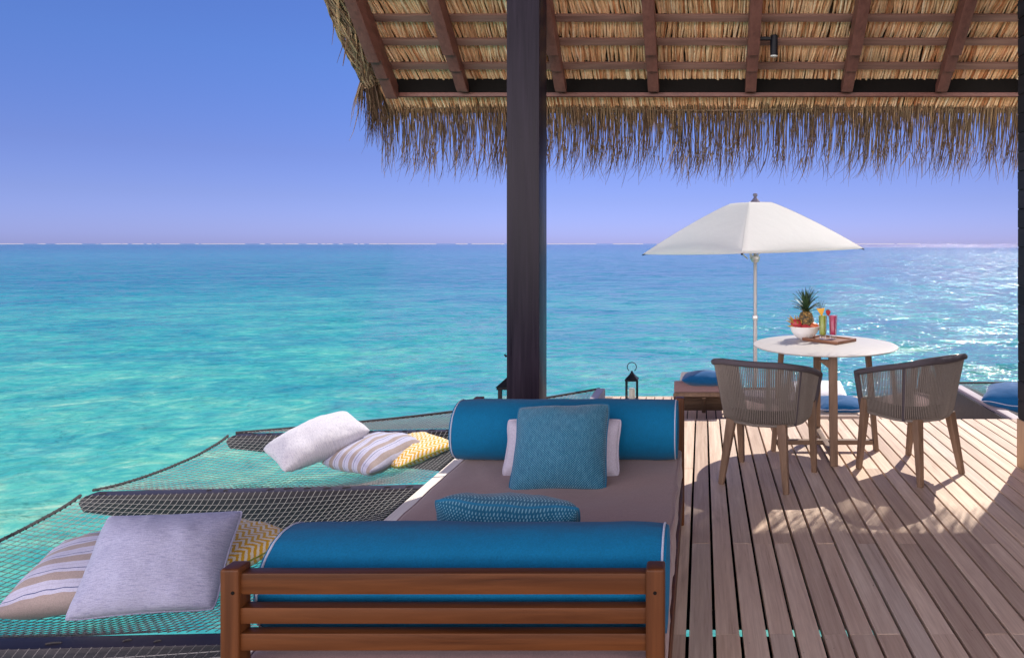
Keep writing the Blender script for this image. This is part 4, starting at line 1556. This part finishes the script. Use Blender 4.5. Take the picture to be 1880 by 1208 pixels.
def dragon(label, c_, Mx, sc_):
    dg = thing('dragon_fruit', label, 'dragon fruit', c_, 0, None)
    b = MB()
    ellipsoid(b, c_, 0.040 * sc_, 0.040 * sc_, 0.056 * sc_, Mx)
    b.build('fruit', M['dragon'], dg)
    b = MB()
    for i in range(20):
        t = (i + 1) / 20
        a = i * 2.4
        v_ = Vector((math.cos(a) * math.sin(math.pi * lerp(.25, .97, t)), math.sin(a) * math.sin(math.pi * lerp(.25, .97, t)), -math.cos(math.pi * lerp(.25, .97, t))))
        p = Mx @ Vector((v_.x * 0.040, v_.y * 0.040, v_.z * 0.056)) * sc_ + c_
        d_ = (Mx @ Vector((v_.x * .7, v_.y * .7, 0.9))).normalized()
        b.tube([p - d_ * .004, p + d_ * 0.014 * sc_, p + d_ * lerp(0.022, 0.045, t) * sc_], [0.007 * sc_, 0.005 * sc_, 0.0008], 5, caps=False)
    b.build('scales', M['dragon_tip'], dg)


dragon('red dragon fruit with pale pointed scales leaning out of the bowl', bc + Vector((-0.058, -0.02, 0.106)), Matrix.Rotation(R(-52), 3, 'Y') @ Matrix.Rotation(R(20), 3, 'X'), 1.0)
b = MB()
ellipsoid(b, (0, 0, 0), 0.046, 0.038, 0.036, Matrix.Rotation(R(20), 3, 'Y'))
o = b.build('papaya', M['papaya'])
o.location = bc + Vector((0.062, -0.02, 0.090))
tag(o, 'orange red fruit in the bowl on the side of the smoothies', 'fruit')
b = MB()
ellipsoid(b, (0, 0, 0), 0.036, 0.034, 0.034)
o = b.build('apple', M['dragon'])
o.location = bc + Vector((0.0, -0.062, 0.082))
tag(o, 'small dark red fruit low in the bowl below the pineapple', 'fruit')


def drink_mat(name, col):
    m, nt, b_ = new_mat(name)
    n = noise_tex(nt, obj_vec(nt), 30, 4)
    nt.links.new(mixc(nt, n, [x * .85 for x in col], [min(1, x * 1.15) for x in col]), b_.inputs['Base Color'])
    b_.inputs['Roughness'].default_value = 0.25
    return m


M['green_drink'] = drink_mat('green_smoothie', (0.30, 0.33, 0.03))
M['pink_drink'] = drink_mat('berry_smoothie', (0.42, 0.015, 0.085))
M['fruit_yellow'] = simple('pineapple_flesh', (0.75, 0.38, 0.03), 0.5, var=0.2)
M['berry'] = simple('strawberry_skin', (0.38, 0.02, 0.025), 0.35, var=0.3, nscale=120, bmp=0.4)


def smoothie(label, px, drink, r_top):
    Y = 4.965
    c_ = Vector(((px - PX) * Y / F, Y, TZ + 0.0117))
    gl = thing('smoothie_glass', label, 'glass', c_, 0, 'smoothie glasses on the tray')
    rb = r_top * 0.72
    MB().lathe([(0.0, 0.0), (rb, 0.0), (rb + 0.001, 0.004), (r_top, 0.172), (r_top, 0.1745), (r_top - 0.0022, 0.1745), (rb + 0.0006, 0.030), (0.0, 0.026)], 32, c_).build('glass', M['glass'], gl, smooth=50)
    MB().lathe([(0.0, 0.0275), (rb + 0.0001, 0.0315), (r_top - 0.0032, 0.166), (r_top - 0.006, 0.170), (0.0, 0.1705)], 32, c_).build('drink', drink, gl, smooth=50)
    return c_


g1 = smoothie('tall glass of green smoothie on the tray', 1510.5, M['green_drink'], 0.0325)
g2 = smoothie('tall glass of berry red smoothie on the tray', 1529.5, M['pink_drink'], 0.0335)
pg = thing('pineapple_wedge', 'pineapple wedge with leaves perched on the rim of the green smoothie', 'garnish', g1 + Vector((-0.012, 0, 0.17)))
b = MB()
q0 = g1 + Vector((-0.020, -0.004, 0.172))
b.prism([(q0.x - 0.028, q0.z + 0.050), (q0.x + 0.034, q0.z + 0.052), (q0.x + 0.016, q0.z + 0.0), (q0.x + 0.008, q0.z - 0.004)], 'y', q0.y - 0.007, q0.y + 0.007)
b.build('flesh', M['fruit_yellow'], pg, bevel=0.003)
b = MB()
for dx, dz, o_ in ((-0.045, 0.05, -0.012), (-0.03, 0.06, -0.004), (0.004, 0.07, 0.004), (0.02, 0.066, 0.010), (0.034, 0.05, 0.02), (-0.012, 0.072, 0.0)):
    p = q0 + Vector((o_, 0, 0.048))
    b.tube([p, p + Vector((dx * .4, 0, dz * .55)), p + Vector((dx, 0, dz))], [0.005, 0.005, 0.0006], 5, caps=False, flat=.4)
b.build('leaves', M['pine_leaf'], pg)
sb = thing('strawberry', 'whole strawberry perched on the rim of the berry red smoothie', 'garnish', g2 + Vector((-0.036, 0, 0.19)))
b = MB()
s0 = g2 + Vector((-0.037, -0.006, 0.166))
b.lathe([(0.001, 0.0), (0.008, 0.008), (0.016, 0.022), (0.0185, 0.034), (0.013, 0.044), (0.001, 0.046)], 20, s0)
b.build('berry', M['berry'], sb)
b = MB()
for i in range(7):
    a = i * 0.9
    p = s0 + Vector((0, 0, 0.046))
    h = Vector((math.cos(a), math.sin(a), 0))
    b.tube([p, p + h * 0.008 + Vector((0, 0, .003)), p + h * 0.015], [0.003, 0.0035, 0.0006], 5, caps=False, flat=.5)
b.build('calyx', M['pine_leaf'], sb)

# ------------------------------------------------------------------ parasol
UX, UY = (1386.5 - PX) * 7.75 / F, 7.75
ps = thing('parasol', 'square white canvas parasol on a grey metal pole on the step-down deck', 'parasol', (UX, UY, LZ))
ZH, ZA, RAD = 1.360, 1.914, 1.245
rot0 = R(-8)


def tilt(p):
    dx = p[0]
    return Vector((UX - 0.05 + p[0], UY + p[1], p[2] + dx * math.tan(R(1.6))))


def prof_z(s):
    if s < 0.19:
        return ZA - 0.010 * (s / 0.19) ** 2
    q = (s - 0.19) / 0.81
    return ZA - 0.010 - (ZA - ZH - 0.010) * (0.12 * q * q + 0.88 * q ** 1.06)


corner_a = [rot0 + R(-90) + i * R(90) for i in range(4)]
b = MB()
NS, NW = 26, 22
for qd in range(4):
    a0, a1 = corner_a[qd], corner_a[qd] + R(90)
    d0, d1 = Vector((math.cos(a0), math.sin(a0), 0)), Vector((math.cos(a1), math.sin(a1), 0))
    nrm_ = (d0 + d1).normalized()
    grid_ = []
    for i in range(NS + 1):
        s = i / NS
        row = []
        for j in range(NW + 1):
            w = j / NW
            p = d0 * (RAD * s * (1 - w)) + d1 * (RAD * s * w)
            bul = math.sin(math.pi * w) ** 0.8
            z = prof_z(s) - 0.004 * bul * math.sin(math.pi * s ** 1.2) - 0.012 * bul * s ** 7
            p = p + nrm_ * (0.085 * bul * s ** 2 * (1 - 1.25 * s ** 7))
            z += 0.010 * (1 - abs(2 * w - 1)) * math.sin(s * 9) * 0.15
            row.append(tilt((p.x, p.y, z)))
        grid_.append(row)
    b.sheet(grid_)
can = b.build('canopy', M['canvas'], ps, weld=True, smooth=55)
md = can.modifiers.new('thickness', 'SOLIDIFY')
md.thickness = 0.003
b = MB()
for a in corner_a:
    d = Vector((math.cos(a), math.sin(a), 0))
    b.tube([tilt((d.x * RAD * s, d.y * RAD * s, prof_z(s) + 0.002)) for s in [i / 16 for i in range(1, 17)]], 0.0025, 5)
b.build('seam', M['canvas'], ps)
for a in corner_a:
    d = Vector((math.cos(a), math.sin(a), 0))
    e0 = tilt((d.x * (RAD - 0.07), d.y * (RAD - 0.07), ZH + 0.012))
    e1 = tilt((d.x * (RAD + 0.015), d.y * (RAD + 0.015), ZH - 0.012))
    MB().bar(e0, e1, 0.028, 0.016, 0.018, 0.012).build('rib_tip', M['black_metal'], ps, bevel=0.003)
    MB().tube([tilt((d.x * 0.03, d.y * 0.03, ZA - 0.05)), tilt((d.x * (RAD - 0.05), d.y * (RAD - 0.05), ZH - 0.004))], 0.010, 6).build('rib', M['steel'], ps)
    MB().tube([tilt((d.x * 0.035, d.y * 0.035, ZH - 0.085)), tilt((d.x * 0.52, d.y * 0.52, prof_z(0.46) - 0.03))], 0.009, 6).build('strut', M['steel'], ps)
MB().lathe([(0.0, LZ + 0.05), (0.0235, LZ + 0.05), (0.0235, 0.60), (0.020, 0.61), (0.020, ZA + 0.01), (0.0, ZA + 0.01)], 20, (UX, UY, 0)).build('pole', M['pole'], ps)
MB().lathe([(0.0, 0.585), (0.032, 0.585), (0.034, 0.60), (0.034, 0.625), (0.026, 0.64), (0.0, 0.64)], 20, (UX, UY, 0)).build('collar', M['steel'], ps)
MB().lathe([(0.0, ZH - 0.125), (0.034, ZH - 0.125), (0.048, ZH - 0.11), (0.055, ZH - 0.085), (0.055, ZH - 0.065), (0.03, ZH - 0.045), (0.0, ZH - 0.045)], 16, (UX, UY, 0)).build('hub', M['steel'], ps)
MB().lathe([(0.0, -0.01), (0.062, -0.012), (0.056, 0.004), (0.020, 0.046), (0.016, 0.058), (0.024, 0.068), (0.028, 0.083), (0.022, 0.096), (0.0, 0.102)], 20, (UX, UY, ZA + 0.004)).build('finial', simple('grey_violet_finial', (0.20, 0.18, 0.24), 0.4), ps)
MB().bounds(UX - 0.24, UX + 0.24, UY - 0.24, UY + 0.24, LZ, LZ + 0.055).build('base', M['steel'], ps, bevel=0.008)


# ------------------------------------------------------------------ lanterns
def lantern(label, c_, w, hb, hr, ring):
    c_ = Vector(c_)
    ln = thing('candle_lantern', label, 'lantern', c_, 0, 'black candle lanterns')
    b = MB()
    p = w * 0.10
    for sx in (-1, 1):
        for sy in (-1, 1):
            b.box(c_ + Vector((sx * (w - p) / 2, sy * (w - p) / 2, hb / 2)), (p, p, hb))
    b.box(c_ + Vector((0, 0, 0.012)), (w * 1.02, w * 1.02, 0.022))
    b.box(c_ + Vector((0, 0, hb + 0.004)), (w * 1.06, w * 1.06, 0.016))
    b.build('frame', M['black_metal'], ln, bevel=0.001)
    b = MB()
    rows = []
    for s_, z_ in ((0.56, hb + 0.012), (0.30, hb + hr * 0.55), (0.10, hb + hr), (0.06, hb + hr + 0.02)):
        rows.append([c_ + Vector((x_ * w * s_, y_ * w * s_, z_)) for x_, y_ in ((-1, -1), (1, -1), (1, 1), (-1, 1))])
    for rw in rows:
        b.v += [tuple(q) for q in rw]
    for i in range(3):
        for j in range(4):
            b.f.append((i * 4 + j, i * 4 + (j + 1) % 4, (i + 1) * 4 + (j + 1) % 4, (i + 1) * 4 + j))
    b.f.append((3, 2, 1, 0))
    b.f.append((12, 13, 14, 15))
    b.build('roof', M['black_metal'], ln, bevel=0.001)
    zc = hb + hr + 0.02 + ring * 0.85
    MB().tube([c_ + Vector((ring * math.sin(R(35 + 290 * i / 24 - 180 + 0)), 0, zc + ring * math.cos(R(35 + 290 * i / 24 - 180)))) for i in range(25)], ring * 0.09, 8).build('handle', M['black_metal'], ln)
    b = MB()
    for sx, sy in ((1, 0), (-1, 0), (0, 1), (0, -1)):
        b.box(c_ + Vector((sx * (w / 2 - p * .5), sy * (w / 2 - p * .5), hb / 2 + .01)), (0.002 if sx else w - 2 * p, 0.002 if sy else w - 2 * p, hb - 0.028))
    b.build('glass', M['glass'], ln, smooth=0)
    cd = MB().lathe([(0.0, 0.0), (w * 0.26, 0.0), (w * 0.265, 0.004), (w * 0.265, hb * 0.50), (w * 0.24, hb * 0.515), (0.0, hb * 0.505)], 24, (0, 0, 0)).build('candle', M['candle'])
    cd.location = c_ + Vector((0, 0, 0.0235))
    return cd


cd = lantern('small black lantern with ring handle on the sunlit step-down deck edge', ((1160 - PX) * 7.8 / F, 7.8, LZ), 0.135, 0.240, 0.085, 0.052)
tag(cd, 'short cream pillar candle inside the small ring-handled lantern', 'candle')
cd = lantern('large black lantern half hidden behind the dark post', (-1.275, 4.78, 0.0), 0.24, 0.455, 0.13, 0.07)
tag(cd, 'thick cream candle inside the large lantern behind the dark post', 'candle')

# ------------------------------------------------------------------ sun loungers on the lower deck
l1 = thing('sun_lounger', 'low teak sun lounger with its slatted back raised, beside the small lantern', 'sun lounger', (-0.0, 6.5, LZ), 0, 'sun loungers on the step-down deck')
X0, X1 = (1236 - PX) * 5.8 / F, 0.30
MB().bounds(X0, X0 + 0.05, 5.80, 7.75, LZ + 0.16, LZ + 0.24).bounds(X1 - 0.05, X1, 5.80, 7.75, LZ + 0.16, LZ + 0.24).bounds(X0 + 0.051, X1 - 0.051, 7.69, 7.75, LZ + 0.16, LZ + 0.24).bounds(X0 + 0.051, X1 - 0.051, 5.80, 5.85, LZ + 0.16, LZ + 0.24).build('frame', M['weathered_teak_x'], l1, bevel=0.004)
for x_ in (X0 + 0.002, X1 - 0.052):
    for y_ in (5.95, 7.6):
        MB().bounds(x_, x_ + 0.05, y_, y_ + 0.06, LZ, LZ + 0.159).build('leg', M['weathered_teak'], l1, bevel=0.003)
# raised back: leans away, its slatted underside faces the camera
bt0, bt1 = Vector((0, 6.35, LZ + 0.25)), Vector((0, 5.86, 0.150))


def bpt(x, t, o=0.0):
    p = bt0.lerp(bt1, t)
    nn = Vector((0, (bt1 - bt0).z, -(bt1 - bt0).y)).normalized()
    return Vector((x, p.y, p.z)) + nn * o


b = MB()
for i in range(11):
    t = 0.06 + 0.86 * i / 10
    b.bar(bpt(X0 + 0.05, t), bpt(X1 - 0.05, t), 0.014, 0.030, up=(bt1 - bt0))
b.build('back_slats', M['weathered_teak_x'], l1)
b = MB()
for x_ in (X0 + 0.025, X1 - 0.025):
    b.bar(bpt(x_, 0.0), bpt(x_, 1.0), 0.055, 0.034, up=(0, -1, 0))
b.bar(bpt(X0 + 0.26, 0.0, -0.018), bpt(X0 + 0.26, 0.95, -0.018), 0.034, 0.016, up=(0, -1, 0))
b.bar(bpt(X0 + 0.05, 0.975), bpt(X1 - 0.05, 0.975), 0.034, 0.05, up=(bt1 - bt0))
b.build('back_frame', M['weathered_teak'], l1, bevel=0.003)
b = MB()
rows = []
for t, th_ in ((-0.02, 0.03), (0.0, 0.05), (0.5, 0.055), (0.97, 0.055), (1.03, 0.05), (1.06, 0.035)):
    rows.append([bpt(X0 + 0.004, t, 0.018), bpt(X0 + 0.004, t, 0.018 + 2 * th_), bpt(X1 - 0.004, t, 0.018 + 2 * th_), bpt(X1 - 0.004, t, 0.018)])
for rw in rows:
    b.v += [tuple(q) for q in rw]
for i in range(len(rows) - 1):
    for j in range(4):
        b.f.append((i * 4 + j, i * 4 + (j + 1) % 4, (i + 1) * 4 + (j + 1) % 4, (i + 1) * 4 + j))
b.f.append((0, 1, 2, 3))
b.f.append((20, 23, 22, 21))
mt = b.build('back_cushion', M['mattress'], l1, bevel=0.015, segs=3)
b, top = soft_box(X0 + 0.004, X1 - 0.004, 6.40, 7.74, LZ + 0.245, LZ + 0.35, 0.03, 5)
b.build('seat_cushion', M['beige'], l1)
pillow('throw_cushion', 'flat bright blue cushion on top of the raised slatted lounger back', 'cushion',
       ((1287 - PX) * 5.98 / F + 0.06, 5.95, 0.272), (1, 0, 0.0), (0, -0.85, 0.10), 0.46, 0.32, 0.13, M['blue'], M['blue'], 'blue cushions on the loungers', seed=31, pinch=0.05)

l2 = thing('sun_lounger', 'low wide beige sun lounger behind the white table, draped with a white towel', 'sun lounger', (0.85, 6.5, LZ), 0, 'sun loungers on the step-down deck')
X0, X1 = 0.36, (1581 - PX) * 5.74 / F
MB().bounds(X0, X1, 5.74, 5.80, LZ + 0.12, LZ + 0.24).bounds(X0, X0 + 0.05, 5.801, 6.79, LZ + 0.12, LZ + 0.24).bounds(X1 - 0.05, X1, 5.801, 6.79, LZ + 0.12, LZ + 0.24).bounds(X0 + 0.051, X1 - 0.051, 6.74, 6.79, LZ + 0.12, LZ + 0.24).build('frame', M['weathered_teak_x'], l2, bevel=0.004)
for x_ in (X0 + 0.002, X1 - 0.052):
    for y_ in (5.81, 6.68):
        MB().bounds(x_, x_ + 0.05, y_, y_ + 0.06, LZ, LZ + 0.119).build('leg', M['weathered_teak'], l2, bevel=0.003)
b, top = soft_box(X0 + 0.003, X1 - 0.003, 5.745, 6.78, LZ + 0.245, LZ + 0.35, 0.03, 6, 0.008)
mo = b.build('mattress', M['beige'], l2)
MB().tube(top, 0.005, 6, closed=True).build('piping', M['beige'], mo)
MB().bounds(X0 + 0.05, X1 - 0.05, 6.80, 6.84, LZ + 0.1, LZ + 0.36).build('end_board', M['weathered_teak_x'], l2, bevel=0.004)
pillow('throw_cushion', 'bright blue cushion with pale piping at the foot of the towel-draped lounger', 'cushion',
       ((1545 - PX) * 5.9 / F, 5.97, 0.045), (1, 0, 0), (0, 0.95, 0.06), 0.40, 0.34, 0.11, M['blue'], M['teal_piping'], 'blue cushions on the loungers', seed=33, pinch=0.05)
# folded towel over the far half of the mattress
b = MB()
P = []
tx0, tx1 = 0.86, X1 + 0.012
for i in range(15):
    u = i / 14
    y_ = lerp(6.22, 6.74, u)
    z_ = 0.010 + 0.130 * math.sin(math.pi * min(1, u * 1.0)) ** 0.6 + 0.006 * mnoise.noise(Vector((u * 9, 0, 1)))
    row = []
    for j in range(13):
        w = j / 12
        x_ = lerp(tx0, tx1, w)
        zz = z_ + 0.006 * mnoise.noise(Vector((x_ * 9, y_ * 9, 3)))
        if j == 12:
            zz -= 0.09
        row.append((x_, y_, zz))
    P.append(row)
b.sheet(P)
tw = b.build('towel', M['white_cloth'], None, smooth=80)
md = tw.modifiers.new('thickness', 'SOLIDIFY')
md.thickness = 0.012
tag(tw, 'folded white towel draped over the wide beige lounger', 'towel')
